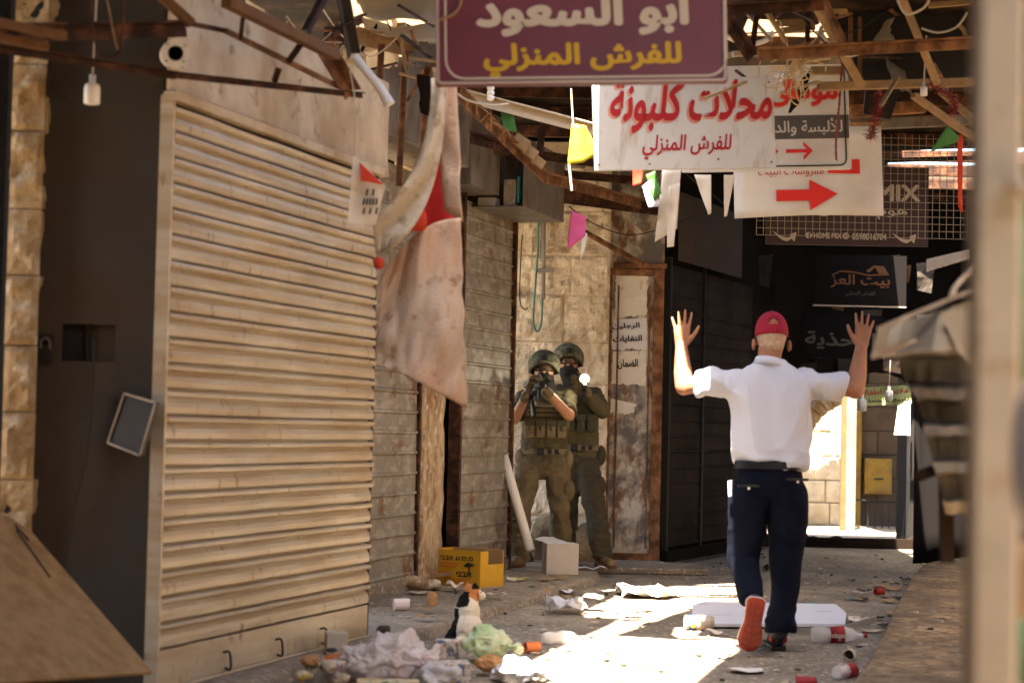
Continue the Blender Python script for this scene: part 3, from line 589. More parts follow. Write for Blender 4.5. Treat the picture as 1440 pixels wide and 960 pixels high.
for i in range(4): mb.ell((4.05 + .1 * i, YE - .2, .05), (.12, .06, .04 + .05 * i), 8, 6)
tag(mb.build('fallen_cloth', M['umber']), 'dark cloth heaped along the threshold of the far opening', 'cloth')
# street beyond
mb = MB(); Tf = frame((2.2, 25.0, 0), (1, 0, 0)); blocks(mb, Tf, 1.96, 4.5, .42, .30, .012, .15, .007, 8); mb.T = Tf; mb.box((-.4, .06, 0), (1.96, .3, 4.6), 1)
tag(mb.build('stone_wall', [M['lime_far'], M['mortar']]), 'sunlit cream block wall in the street beyond the opening', 'wall')
mb = MB(); c = P(1212, 640, 24.3)
for k in range(11):
    a0, a1 = math.radians(95 + 8.6 * k), math.radians(95 + 8.6 * (k + 1) - 1.0)
    pts = [c + V((math.cos(a) * r, 0, math.sin(a) * r)) for r, a in ((.66, a0), (.66, a1), (.86, a1), (.86, a0))]; mb.prism(pts, (0, .3, 0))
tag(mb.build('stone_arch', M['lime_warm'], bevel=.006), 'stone arch springing over the sunlit street beyond the opening', 'arch')
ar = [c + V((math.cos(math.radians(a)) * .87, -.25, math.sin(math.radians(a)) * .87)) for a in range(88, 196, 6)]
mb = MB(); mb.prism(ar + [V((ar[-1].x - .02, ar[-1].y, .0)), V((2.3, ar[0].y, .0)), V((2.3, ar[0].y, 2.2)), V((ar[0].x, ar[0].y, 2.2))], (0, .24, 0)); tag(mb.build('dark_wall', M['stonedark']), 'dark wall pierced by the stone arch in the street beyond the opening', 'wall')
pd = thing('metal_door', 'pale teal metal door leaf standing in the street beyond the opening', 'door', P(1192, 765, 23.9))
mb = MB(); a, b = P(1187, 766, 24), P(1201, 766, 24); H = P(1190, 552, 24).z
for i in range(5): x = a.x + (b.x - a.x) * i / 5; mb.box((x, 23.95 - .012 * (i % 2), .0), (x + (b.x - a.x) / 5 - .001, 24.0, H))
mb.build('door_leaf', M['door_teal'], pd)
mb = MB(); mb.box((a.x - .06, 23.93, 0), (a.x - .005, 24.0, H)); mb.build('door_frame', M['wood_dark'], pd)
bw = thing('stone_wall', 'shaded brown stone wall with a yellow post beyond the opening', 'wall', (4.9, 25.2, 0))
mb = MB(); mb.box((4.19, 25.2, 0), (7.2, 25.5, 4.6)); mb.build('wall', M['brownwall'], bw)
mb = MB(); q = P(1206, 700, 25.1); mb.box((q.x - .035, 25.08, 0), (q.x + .035, 25.19, 1.9)); mb.build('corner_post', M['yellow_box'], bw, bevel=.004)
mb = MB(); mb.box((4.0, 22.2, 3.0), (7.2, 25.6, 3.1)); mb.build('shade_slab', M['brownwall'], bw)  # unseen slab added to keep the brown wall in shade
yb = thing('meter_box', 'yellow metal meter box on the brown wall beyond the opening', 'meter box', P(1235, 692, 25.1))
a, b = P(1216, 694, 25.06), P(1254, 645, 25.06); mb = MB(); mb.box((a.x, 25.04, a.z), (b.x, 25.19, b.z)); mb.build('box', M['yellow_box'], yb, bevel=.006)
mb = MB(); mb.box((a.x + .03, 25.03, a.z + .03), (b.x - .03, 25.039, b.z - .03)); mb.build('door', M['yellow_box'], yb, bevel=.004)
mb = MB(); mb.box(((a.x + b.x) / 2 - .06, 25.02, a.z + .18), ((a.x + b.x) / 2 + .06, 25.029, a.z + .20)); mb.build('latch', M['black'], yb)
rl = thing('railing', 'thin iron railing in front of the brown wall beyond the opening', 'railing', P(1240, 765, 24.6))
mb = MB(); a, b = P(1201, 702, 24.6), P(1290, 707, 24.6); mb.bar(a, b, .02)
for i in range(10): p = a.lerp(b, i / 9); mb.bar(p, (p.x, p.y, 0), .014)
mb.build('bars', M['black'], rl)
mb = MB(); mb.bar(P(1205, 738, 24.4), P(1255, 772, 24.4), .03); tag(mb.build('fallen_pole', M['wood']), 'pale pole leaning across the railing beyond the opening', 'pole')

gs = thing('shop_sign', 'small green sign with red and black Arabic lines hung in the far opening', 'sign', P(1242, 568, 20.2))
T, W, H = sign_frame((1206, 545), (1281, 541), (1207, 571), 20.2); mb = MB(); mb.T = T; mb.box((0, 0, 0), (W, .02, H)); mb.build('board', M['green_sign'], gs)
lettering('lettering', arabic('ملابس اطفال'), T, gs, M['red_letter'], (.05 * W, .5 * H, .95 * W, .88 * H), .02); lettering('lettering', arabic('للبيع بالجملة'), T, gs, M['black'], (.1 * W, .08 * H, .95 * W, .38 * H), .02)
mb = MB(); sheet([P(1263, 570, 20.1), P(1280, 563, 20.1), P(1280, 612, 20.1), P(1257, 611, 20.1)], 4, 4, .01, 3, .004, mb); tag(mb.build('paper_sheet', M['paper']), 'white paper sheet hanging at the right of the far opening', 'paper')
mb = MB(); mb.box((4.08, 20.3, 0), (4.30, 20.48, 2.3)); tag(mb.build('door_post', M['black']), 'black post at the right edge of the far opening', 'post')

def lamp(label, px, py, Y, h, cable=.4, group='lamp holders on cables'):
    p = P(px, py, Y); t = thing('hanging_lamp', label, 'lamp', p, group); r = h * .27
    mb = MB(); mb.tube([p + V((0, 0, z * h)) for z in (0, .03, .55, .68, .72, 1.0)], [r * .8, r, r, r * .85, r * .42, r * .40], 14); mb.build('lamp_holder', M['bulb'], t, smooth=True)
    mb = MB(); mb.tube([p + V((0, 0, h)), p + V((.01, 0, h + cable))], .004, 6); mb.build('cord', M['cable_pale'], t)
lamp('white lamp holder hanging before the dark metal side at far left', 129, 147, 7.7, .115, .5)
lamp('small white lamp holder hanging below the roof beams at top right', 1299, 135, 10.5, .07, .25)
lamp('white lamp bulb hanging beside the raised right hand', 1212, 578, 19.5, .17, .2)
lamp('white lamp bulb in front of the small green sign', 1250, 563, 19.3, .14, .25)

# ------------------------------------------------------------------ signs
def rect(mb, x0, z0, x1, z1, y=-.004, t=.003, mi=0): return flat(mb, [(x0, z0), (x1, z0), (x1, z1), (x0, z1)], y, t, mi)
def hanger(T, W, H, xs, l, parent):
    for x in xs: mb = MB(); mb.T = T; mb.tube([(x * W, .01, H), (x * W + .01, .01, H + l)], .006, 6); mb.build('hanger', M['rust_dark'], parent)
# purple sign, nearest
T, W, H = sign_frame((613, -95), (1022, -100), (613, 121), 7.5); t = thing('shop_sign', 'purple shop sign with white and yellow Arabic lettering, nearest of the hanging signs', 'sign', T.translation, 'shop signs over the lane')
mb = MB(); mb.T = T; mb.box((0, 0, 0), (W, .045, H)); mb.build('board', M['purple'], t, bevel=.006)
mb = MB(); mb.T = T; ring(mb, .004, .004, W - .004, H - .004, .02, .010, -.010, 0); ring(mb, .035, .022, W - .0, H - .03, .075, .008, -.004, 0, 1); mb.build('border', [M['frame_grey'], M['white_letter']], t)
def sx(px): return (px - 613) / 409.0 * W
def sz(py): return (121 - py) / 218.0 * H
lettering('lettering', arabic('ابو السعود'), T, t, M['white_letter'], (sx(670), sz(53), sx(969), sz(-10)), .045)
lettering('lettering', arabic('للفرش المنزلي'), T, t, M['yellow_letter'], (sx(680), sz(110), sx(958), sz(62)), .040)
mb = MB(); mb.T = T; mb.tube(catmull([(sx(618), -.012, sz(29)), (sx(640), -.012, sz(20)), (sx(650), -.012, sz(0)), (sx(648), -.012, sz(-40))], 6), .006, 7); mb.build('cable', M['wood'], t)
hanger(T, W, H, (.1, .9), .5, t)
# white sign with red calligraphy
T, W, H = sign_frame((843, 111), (1097, 108), (837, 240), 10.55, 10.66); T2s, W2s, H2s = T, W, H
t = thing('shop_sign', 'white enamel sign with large red Arabic calligraphy and rust runs, second of the hanging signs', 'sign', T.translation, 'shop signs over the lane')
mb = MB(); mb.T = T; mb.box((0, 0, 0), (W, .03, H)); mb.build('board', M['sign_white'], t, bevel=.003)
def sx(px): return (px - 840) / 256.0 * W
def sz(py): return (240 - py) / 130.0 * H
bx = (sx(858), sz(188), sx(1088), sz(112)); lettering('lettering', arabic('محلات كلبونة'), T, t, M['red_soft'], (bx[0] - .012, bx[1] - .012, bx[2] - .012, bx[3] - .012), .035, .0015, .16)
lettering('lettering', arabic('محلات كلبونة'), T, t, M['red_letter'], bx, .030, .0045, .16)
lettering('lettering', arabic('للفرش المنزلي'), T, t, M['red_letter'], (sx(905), sz(226), sx(1030), sz(191)), .022, .004, .14)
mb = MB(); mb.T = T
for x, z in ((.02, .03), (.02, H - .03), (W - .025, .03), (W - .025, H - .03), (W * .68, .05), (W * .3, .03)): mb.tube([(x, -.003, z), (x, .0, z)], .006, 8)
mb.build('screw', M['rust'], t); hanger(T, W, H, (.72, .2), .35, t)
# white and grey sign with a small arrow
T, W, H = sign_frame((1090, 92), (1198, 90), (1088, 240), 11.9); T = T @ Matrix.Translation((-.55, 0, 0)); W += .55
t = thing('shop_sign', 'white sign with grey band and thin red arrow, half hidden by the calligraphy sign', 'sign', T.translation, 'shop signs over the lane')
mb = MB(); mb.T = T; mb.box((0, 0, 0), (W, .03, H)); mb.build('board', M['sign_white2'], t, bevel=.003)
x_ = lambda px: .55 + (px - 1089) / 109.0 * (W - .55); z_ = lambda py: (240 - py) / 149.0 * H
mb = MB(); mb.T = T; rect(mb, .004, z_(196), W - .004, z_(163)); mb.build('band', M['grey_band'], t)
mb = MB(); mb.T = T; ring(mb, .03, z_(235), x_(1193), H + .2, .04, .008, -.005, 0); mb.build('border', M['black'], t)
lettering('lettering', arabic('موسى'), T, t, M['red_soft'], (x_(1082), z_(152), x_(1183), z_(120)), .05, .002); lettering('lettering', arabic('موسى'), T, t, M['red_bright'], (x_(1084), z_(150), x_(1182), z_(122)), .03, .005)
lettering('lettering', arabic('للألبسة والد'), T, t, M['white_letter'], (x_(1092), z_(192), x_(1188), z_(167)), .02, .006)
def thin_arrow(mb, x0, x1, z, h, w):
    rect(mb, x0, z - w / 2, x1 - w * .6, z + w / 2); flat(mb, [(x1 - h, z + h), (x1 - h - w * .1, z + h - w), (x1 - w * 1.1, z), (x1 - h - w * .1, z - h + w), (x1 - h, z - h), (x1, z)], -.0055)
mb = MB(); mb.T = T; thin_arrow(mb, x_(1107), x_(1145), z_(213), .055, .022); thin_arrow(mb, x_(1060), x_(1096), z_(213), .055, .022); mb.build('arrow', M['red_bright'], t)
# large white banner with the thick red arrow
T, W, H = sign_frame((1034, 180), (1243, 176), (1033, 306), 12.6); t = thing('banner_sign', 'white cloth banner with one thick red arrow pointing right', 'sign', T.translation, 'shop signs over the lane')
mb = MB(); rows = [[(W * j / 14, -.006 * N3((j * .5, i * .5, 2)) + .004, H * i / 10 + .012 * math.sin(j / 14 * 3.1) * (1 if i == 0 else .2) - .006) for j in range(15)] for i in range(11)]; mb.T = T; mb.grid(rows, -.006); mb.build('cloth', M['sign_white2'], t, smooth=True)
x_ = lambda px: (px - 1034) / 209.0 * W; z_ = lambda py: (306 - py) / 129.0 * H
mb = MB(); mb.T = T; flat(mb, [(x_(1093), z_(284)), (x_(1140), z_(284)), (x_(1140), z_(298)), (x_(1179), z_(275)), (x_(1140), z_(254)), (x_(1140), z_(268)), (x_(1093), z_(268))], -.014)
mb.build('arrow', M['red_bright'], t)
mb = MB(); mb.T = T; flat(mb, [(x_(1166), z_(245)), (x_(1211), z_(247)), (x_(1211), z_(226)), (x_(1200), z_(226)), (x_(1200), z_(240)), (x_(1166), z_(240))], -.014); mb.build('corner_arrow', M['red_bright'], t)
lettering('lettering', arabic('مفروشات البيت'), T, t, M['red_letter'], (x_(1068), z_(250), x_(1160), z_(234)), .0, .013)
mb = MB(); mb.T = T; mb.bar((-.02, .02, H + .01), (W + .02, .02, H + .01), .02); mb.build('rail', M['wood'], t)
# brown sign behind a wire grid
T, W, H = sign_frame((1078, 232), (1306, 236), (1077, 343), 15.6); t = thing('shop_sign', 'dark brown sign with pale HOME MIX lettering and curved arrows behind the wire grid', 'sign', T.translation, 'shop signs over the lane')
mb = MB(); mb.T = T; mb.box((0, 0, 0), (W, .03, H)); mb.build('board', M['brown_sign'], t)
x_ = lambda px: (px - 1078) / 228.0 * W; z_ = lambda py: (344 - py) / 110.0 * H
lettering('lettering', 'HOME MIX', T, t, M['pale_letter'], (x_(1120), z_(282), x_(1294), z_(258)), .035)
lettering('lettering', arabic('هوم ميكس'), T, t, M['pale_letter'], (x_(1150), z_(307), x_(1276), z_(288)), .012)
lettering('lettering', 'HOME MIX', T, t, M['pale_letter'], (x_(1145), z_(335), x_(1184), z_(327)), .03); lettering('lettering', '0598016704', T, t, M['pale_letter'], (x_(1199), z_(336), x_(1247), z_(327)), .03)
mb = MB(); mb.T = T
for cx in (1138, 1190): flat(mb, [(x_(cx) + .026 * math.cos(k * .524), z_(331) + .026 * math.sin(k * .524)) for k in range(12)])
ring(mb, x_(1190) - .013, z_(331) - .013, x_(1190) + .013, z_(331) + .013, .005, .004, -.006, -.004, 1)
lf = [(x_(1139.6), z_(335.5)), (x_(1137.6), z_(335.5)), (x_(1137.6), z_(327.8)), (x_(1140.6), z_(327.2)), (x_(1140.6), z_(328.6)), (x_(1139.6), z_(329.2))]; flat(mb, lf, -.0065, .002, 1)
mb.build('icons', [M['pale_letter'], M['brown_sign']], t)
mb = MB(); mb.T = T
for x0 in (1087, 1255):
    top = [(x0 + 33 * k / 8 * .75, 325.5 + 9 * math.sin(k / 8 * 1.75)) for k in range(9)]; bot = [(x0 + 33 * k / 8 * .75, 325.5 + 14 * math.sin(k / 8 * 1.9)) for k in range(8, 0, -1)]
    pts = top + [(x0 + 25, 329.5), (x0 + 34, 327), (x0 + 31, 340), (x0 + 27, 336)] + bot[1:]; flat(mb, [(x_(a), z_(b)) for a, b in pts])
mb.build('curved_arrow', M['pale_letter'], t)
mb = MB(); a, b, c = P(1066, 190, 15.0), P(1362, 190, 15.0), P(1066, 330, 15.0); n = 31
gd = thing('wire_grid', 'wire mesh grid hanging in front of the dark brown sign', 'wire grid', a)
for i in range(n): p = a.lerp(b, i / (n - 1)); mb.bar(p, (p.x, p.y, c.z), .004)
for i in range(15): z = a.z + (c.z - a.z) * i / 14; mb.bar((a.x, a.y + .006, z), (b.x, b.y + .006, z), .004)
mb.build('mesh', M['wire'], gd)
# two black signs in the shade of the passage
T, W, H = sign_frame((1146, 357), (1275, 360), (1145, 428), 18.2); t = thing('shop_sign', 'black sign with bronze Arabic lettering under a small roof emblem, in the shade', 'sign', T.translation, 'shop signs over the lane')
mb = MB(); mb.T = T; mb.box((0, 0, 0), (W, .03, H)); mb.build('board', M['black_sign'], t); mb = MB(); mb.T = T; mb.box((-.01, -.012, -.012), (W, .03, -.001)); mb.build('edge', M['frame_grey'], t)
x_ = lambda px: (px - 1146) / 129.0 * W; z_ = lambda py: (428 - py) / 70.0 * H
lettering('lettering', arabic('بيت العز'), T, t, M['bronze_letter'], (x_(1168), z_(404), x_(1252), z_(385)), .02); lettering('lettering', arabic('للفرش المنزلي'), T, t, M['grey_letter'], (x_(1190), z_(416), x_(1231), z_(408)), .01)
mb = MB(); mb.T = T
cv = [(1170, 386), (1182, 380), (1200, 381), (1222, 385), (1250, 383)]
for i in range(4): (a, b), (c, d) = cv[i], cv[i + 1]; flat(mb, [(x_(a), z_(b)), (x_(c), z_(d)), (x_(c), z_(d + 2)), (x_(a), z_(b + 2))])
flat(mb, [(x_(1218), z_(380)), (x_(1229), z_(372)), (x_(1232), z_(374)), (x_(1222), z_(382))]); flat(mb, [(x_(1229), z_(372)), (x_(1243), z_(373)), (x_(1249), z_(383)), (x_(1236), z_(383))], -.0045)
mb.build('emblem', M['bronze_letter'], t)
T, W, H = sign_frame((1128, 440), (1240, 444), (1127, 502), 19.2); t = thing('shop_sign', 'black sign with grey Arabic lettering lowest in the dark passage', 'sign', T.translation, 'shop signs over the lane')
mb = MB(); mb.T = T; mb.box((0, 0, 0), (W, .03, H)); mb.build('board', M['black_sign'], t); x_ = lambda px: (px - 1128) / 112.0 * W; z_ = lambda py: (502 - py) / 60.0 * H
lettering('lettering', arabic('الأحذية'), T, t, M['grey_letter'], (x_(1132), z_(490), x_(1232), z_(462)), .03)
# goods hung in the dark around the far opening
for k in range(16):
    px, py = 1040 + R.random() * 300, 350 + R.random() * 165; p = P(px, py, 19.4 + R.random()); mb = MB(); s = .07 + .12 * R.random()
    sheet([p, p + V((s * 1.3, 0, .02)), p + V((s * 1.1, .03, -s * 2)), p + V((.02, .02, -s * 1.8))], 4, 6, .03, 6, .01, mb, seed=k)
    tag(mb.build('hung_cloth', [M['umber'], M['panel_dark'], M['board_dark'], M['wood_dark']][k % 4]), 'limp dark cloth hung among the goods over the far opening', 'cloth', 'cloths hung over the far opening')

# ------------------------------------------------------------------ roof frame over the lane
def beam(label, a, b, w, m, h=None, angle=True, name='roof_beam', grp=None):
    p, q = P(*a), P(*b); mb = MB()
    if angle:
        d = (q - p).normalized(); up_ = V((0, 0, 1)) if abs(d.z) < .9 else V((0, 1, 0)); x = d.cross(up_).normalized(); y = x.cross(d)
        mb.bar(p, q, w, w * .16); mb.bar(p - x * w * .42 - y * w * .58, q - x * w * .42 - y * w * .58, w * .16, w)
    else: mb.bar(p, q, w, h or w)
    return tag(mb.build(name, M[m], bevel=.002), label, 'beam', grp)
beam('thick dark rusted beam along the top left edge', (-20, 36, 7.0), (266, 30, 7.75), .055, 'rust_dark')
beam('thin red brown rod running under the white pipe roll at top left', (-20, 60, 7.1), (250, 102, 7.7), .026, 'rust_dark')
beam('red brown bottom rod of the awning frame over the pale shutter', (250, 102, 7.7), (512, 131, 9.0), .022, 'rust_dark')
beam('short timber batten at the far left edge', (-20, 28, 6.8), (92, 51, 7.0), .03, 'wood_dark', angle=False)
beam('lower short timber batten at the far left edge', (-20, 50, 6.9), (66, 66, 7.1), .03, 'wood_dark', angle=False)
beam('timber strut dropping to the corner of the pale fascia', (205, -25, 7.6), (270, 34, 7.7), .035, 'wood_dark', angle=False)
beam('curved rust rod crossing the pale fascia', (270, 34, 7.7), (318, 44, 7.8), .018, 'rust_dark', angle=False)
beam('slanting top rod of the awning frame across the pale fascia', (316, 43, 7.8), (476, 122, 8.9), .02, 'rust', angle=False)
beam('thick orange timber rail of the awning frame above the pale fascia', (318, 2, 7.6), (472, 78, 8.6), .044, 'wood_dark', angle=False)
beam('first short strut of the awning frame', (342, 22, 7.8), (338, 56, 7.85), .018, 'rust_dark')
beam('second short strut of the awning frame', (428, 50, 8.3), (402, 86, 8.3), .024, 'rust_dark')
beam('third short strut of the awning frame', (393, 96, 8.3), (386, 116, 8.3), .024, 'rust_dark')
beam('steep rust strut rising from the awning frame end', (458, -15, 8.6), (428, 42, 8.4), .03, 'rust_dark')
beam('clustered rust bracket at the awning frame end', (462, 62, 8.7), (500, 126, 8.9), .06, 'rust')
beam('dark rust strap beside the awning frame end', (470, 40, 8.8), (512, 20, 9.0), .04, 'rust_dark')
beam('dark upright strap behind the awning frame end', (484, -10, 8.8), (500, 75, 9.0), .05, 'panel_dark')
beam('leftmost of three rusty uprights between the shutter boxes', (537, 62, 10.6), (526, 242, 10.6), .034, 'rust')
beam('middle of three rusty uprights between the shutter boxes', (570, 74, 10.9), (561, 262, 10.9), .034, 'rust')
beam('rightmost of three rusty uprights between the shutter boxes', (601, 84, 11.2), (592, 262, 11.2), .034, 'rust')
beam('pale rafter end behind the three rusty uprights', (500, 40, 10.4), (625, 72, 11.4), .07, 'wood')
beam('long rusty angle iron slanting down under the dark roof', (612, 92, 11.0), (770, 245, 13.2), .055, 'rust')
beam('far length of the slanting rusty angle iron under the dark roof', (770, 243, 13.3), (905, 282, 16.0), .06, 'rust')
beam('pale grey cross beam behind the purple sign', (655, 128, 12.2), (838, 176, 12.6), .06, 'fascia')
beam('dark red cross beam at the left under the dark roof', (640, 181, 13.2), (730, 205, 13.6), .06, 'rust_dark')
beam('upper dark red purlin behind the yellow flag', (690, 205, 14.0), (870, 228, 14.3), .05, 'rust_dark')
beam('middle dark red purlin behind the yellow flag', (700, 232, 15.0), (900, 250, 15.4), .05, 'rust_dark')
beam('lower dark red purlin meeting the wall top', (730, 258, 16.0), (935, 285, 16.4), .10, 'rust_dark')
beam('dark upright hanging from the purlins behind the yellow flag', (765, 155, 13.6), (758, 225, 13.6), .05, 'rust_dark')
beam('thin rusty stay beside the green scrap under the roof', (686, 150, 12.8), (704, 192, 13.0), .03, 'rust')
for i in range(9):
    y = 12.2 + i * .95; mb = MB(); mb.box((-1.2, y, 3.50), (5.6, y + .07, 3.59)); tag(mb.build('purlin', M['rust_dark']), 'dark red purlin crossing close under the dark roof sheets', 'beam', 'purlins under the dark roof')
# upper right
beam('rusted main beam crossing below the dark board at top right', (1066, 69, 9.6), (1420, 50, 9.8), .050, 'rust')
beam('rusted rail along the very top right edge', (1018, 6, 9.3), (1160, -2, 9.4), .05, 'rust_dark')
beam('pale timber rail under the dark board at top right', (1150, 122, 10.6), (1420, 114, 10.8), .045, 'wood', angle=False)
beam('pale slanting timber left of the dark board', (1138, -8, 10.0), (1212, 122, 10.5), .036, 'wood', angle=False)
beam('bowed rusty timber beside the pale slanting timber', (1152, -14, 9.9), (1192, 74, 10.0), .032, 'rust', angle=False)
beam('pale knotted stick crossing the dark board', (1264, -14, 9.8), (1318, 118, 10.3), .032, 'wood', angle=False)
beam('pale slanting stick above the green pennant', (1284, 134, 10.6), (1372, 196, 10.8), .034, 'wood', angle=False)
beam('second pale stick behind the cream post', (1322, 128, 11.0), (1372, 172, 11.0), .036, 'wood', angle=False)
beam('dark slanting strut right of the purple sign', (1022, 14, 9.6), (1064, 78, 9.7), .05, 'rust_dark')
beam('dark upright strut right of the purple sign', (1068, -6, 9.7), (1058, 66, 9.7), .03, 'rust_dark')
beam('straw coloured stick right of the purple sign', (1070, 4, 10.0), (1106, 60, 10.1), .022, 'wood', angle=False)
beam('upper pale batten among the roof gaps', (1092, 33, 11.2), (1150, 31, 11.2), .035, 'wood', angle=False)
beam('lower pale batten among the roof gaps', (1098, 44, 11.2), (1146, 38, 11.2), .035, 'wood', angle=False)
beam('rust upright among the roof gaps', (1137, 10, 11.0), (1135, 60, 11.0), .03, 'rust_dark')
beam('first upright batten on the dark board', (1196, 24, 10.9), (1197, 110, 10.9), .022, 'wood_dark', angle=False)
beam('second upright batten on the dark board', (1209, 24, 10.9), (1209, 112, 10.9), .020, 'wood_dark', angle=False)
beam('pale rail over the white signs', (1030, 76, 11.3), (1156, 74, 11.4), .03, 'fascia', angle=False)
beam('wider pale rail over the white signs', (1140, 100, 11.0), (1186, 100, 11.0), .045, 'wood', angle=False)
beam('pale lath high behind the knotted stick', (1306, 8, 10.9), (1366, 3, 10.9), .03, 'wood', angle=False)
beam('grey gutter bar over the wire grid', (1196, 176, 13.2), (1372, 168, 13.2), .07, 'panel_grey', angle=False)
beam('rusty lintel bar above the grey gutter', (1196, 158, 13.0), (1300, 150, 13.0), .08, 'rust', angle=False)
for i, (py, w_) in enumerate(((192, .04), (207, .06), (226, .035))):
    beam(('upper', 'broad middle', 'lower')[i] + ' dark bar crossing the bright roof gap behind the wire grid', (1240, py, 16.2), (1372, py - 4, 16.2), w_, 'black', angle=False)
mb = MB(); mb.prism([P(1160, 12, 11.5), P(1420, 0, 11.5), P(1420, 122, 11.3), P(1204, 124, 11.3), P(1170, 60, 11.4)], (0, .03, 0)); tag(mb.build('roof_board', M['board_dark']), 'dark weathered board panel at top right', 'board')
mb = MB(); mb.prism([P(1218, 126, 12.0), P(1268, 122, 12.0), P(1252, 168, 12.0), P(1214, 160, 12.0)], (0, .04, 0)); tag(mb.build('hung_box', M['black']), 'black box hanging behind the red tinsel at top right', 'box')
mb = MB(); mb.prism([P(930, 60, 12.4), P(1200, 72, 12.6), P(1200, 112, 12.6), P(930, 100, 12.4)], (0, .03, 0)); tag(mb.build('roof_board', M['panel_grey']), 'grey board strip above the white signs', 'board')
for k, q in enumerate((((1018, 8), (1160, 0), (1150, 34), (1018, 44), 12.9), ((1016, 46), (1120, 40), (1120, 66), (1016, 80), 12.8))):
    mb = MB(); sheet([P(*q[0], q[4]), P(*q[1], q[4]), P(*q[2], q[4] - .5), P(*q[3], q[4] - .5)], 12, 8, .04, 3, .004, mb, seed=k); tag(mb.build('plastic_sheet', M['sheet_pale'], smooth=True), ('upper', 'lower')[k] + ' pale translucent sheet among the roof gaps right of the purple sign', 'plastic sheet')
for k, q in enumerate((((500, -8), (618, -8), (618, 30), (512, 22), 10.3), ((505, 28), (620, 34), (622, 62), (520, 58), 10.6), ((560, 44), (640, 60), (640, 84), (590, 76), 10.9))):
    mb = MB(); sheet([P(*q[0], q[4] + .4), P(*q[1], q[4] + .4), P(*q[2], q[4]), P(*q[3], q[4])], 12, 8, .05, 4, .004, mb, seed=k + 9); tag(mb.build('plastic_sheet', M['sheet_pale'], smooth=True), ('topmost', 'middle', 'lowest')[k] + ' crumpled pale sheet left of the purple sign', 'plastic sheet')
mb = MB(); mb.tube(catmull([P(498, 78, 9.6), P(515, 100, 9.6), P(535, 125, 9.6), P(548, 148, 9.6)], 4), [.02, .02, .021, .022, .022, .022, .023, .023, .024, .024, .026, .028, .03], 12); tag(mb.build('plastic_pipe', M['pipe_white'], smooth=True), 'white plastic pipe leaning over the corner of the pale shutter', 'pipe')
t = thing('pipe_roll', 'white pipe end with a dark hole resting on the awning rod at top left', 'pipe', P(247, 75, 7.6)); c = P(247, 75, 7.5); mb = MB()
n = 20; vs = []; fs = []
ax_ = (c - V((.15, 0, CAMZ + .12))).normalized()
for r, y in ((.056, 0), (.056, .5), (.030, .5), (.030, 0)): vs += [c + ax_ * y + V((math.cos(2 * math.pi * k / n) * r, 0, math.sin(2 * math.pi * k / n) * r)) for k in range(n)]
for i in range(4):
    for k in range(n): a, b = i * n + k, i * n + (k + 1) % n; a2, b2 = ((i + 1) % 4) * n + k, ((i + 1) % 4) * n + (k + 1) % n; fs.append((a, b, b2, a2))
mb.add(vs, fs); mb.build('pipe', M['pipe_white'], t); mb = MB(); mb.tube([c + ax_ * .2, c + ax_ * .25], .0295, 16); mb.build('hole_shade', M['black'], t)  # black disc inside the pipe gives the dark of its hole
for k in range(4): a = .7 + k * 1.6; mb = MB(); mb.ell(c + V((math.cos(a) * .045, -.004, math.sin(a) * .045)), (.004, .003, .004), 8, 5); mb.build('bolt', M['wood_dark'], t)
# cables
def cable(label, pts, r, m, name='cable'): mb = MB(); mb.tube(catmull([P(*p) for p in pts], 7), r, 7); return tag(mb.build(name, M[m], smooth=True), label, 'cable')
cable('dark cable loop hanging at top left', [(128, -20, 7.2), (130, 40, 7.2), (142, 76, 7.2), (160, 80, 7.2), (171, 60, 7.2), (174, -20, 7.2)], .006, 'rust_dark')
cable('pale cable loop inside the dark loop at top left', [(150, -20, 7.25), (152, 8, 7.25), (166, 70, 7.25), (173, 40, 7.25)], .004, 'wood')
cable('pale cable sagging from the purple sign to the bulbs', [(640, 130, 11.0), (660, 142, 11.0), (690, 148, 11.0), (715, 146, 11.1)], .006, 'cable_pale')
cable('thin wire sagging over the alcove to the metal panel', [(800, 290, 14.8), (830, 312, 14.8), (880, 330, 14.8), (930, 322, 14.8), (985, 300, 14.8)], .004, 'cable')
cable('pale cable looping over the dark board', [(1262, 0, 9.7), (1275, 20, 9.7), (1300, 10, 9.7), (1310, -10, 9.7)], .007, 'cable_pale')
cable('pale cable swag under the dark board beam', [(1296, 40, 9.9), (1320, 46, 9.9), (1345, 38, 9.9), (1360, 18, 9.9)], .006, 'cable_pale')
cable('white cable curl in the roof gap right of the purple sign', [(1022, 52, 10.6), (1050, 62, 10.6), (1075, 58, 10.6), (1088, 46, 10.6)], .014, 'pipe_white')
cable('black cable crossing behind the bunting at the dark shop', [(960, 240, 14.6), (985, 262, 14.6), (1010, 280, 14.6), (1030, 300, 14.6)], .006, 'cable')
mb = MB()
for k in range(6): a = P(650 + R.random() * 70, 0, 11.6); tq = (a.x + .35) ; a = P(655 + 11 * k + R.gauss(0, 4), 134 + 11 * k + R.gauss(0, 3), 11.4 + .12 * k); mb.tube(catmull([a + V((-.035, 0, -.02)), a + V((R.gauss(0, .02), -.03, .035)), a + V((.03, 0, -.03 + R.gauss(0, .02)))], 3), .0035, 6)
tag(mb.build('wire_wrap', M['wood'], smooth=True), 'wire wrapped round the slanting rusty angle iron', 'wire')
jb = thing('junction_box', 'pale junction boxes strapped to the slanting rusty angle iron', 'junction box', P(740, 210, 12.4))
for k, (x, y, s) in enumerate(((733, 201, .055), (745, 214, .05), (757, 228, .045))):
    p = P(x, y, 12.5 + k * .1); mb = MB(); mb.T = Matrix.Translation(p) @ Matrix.Rotation(.6, 4, 'Y'); mb.box((-s, -s * .6, -s * .7), (s, s * .6, s * .7)); mb.build('box', M['wood'], jb, bevel=.006)
mb = MB()
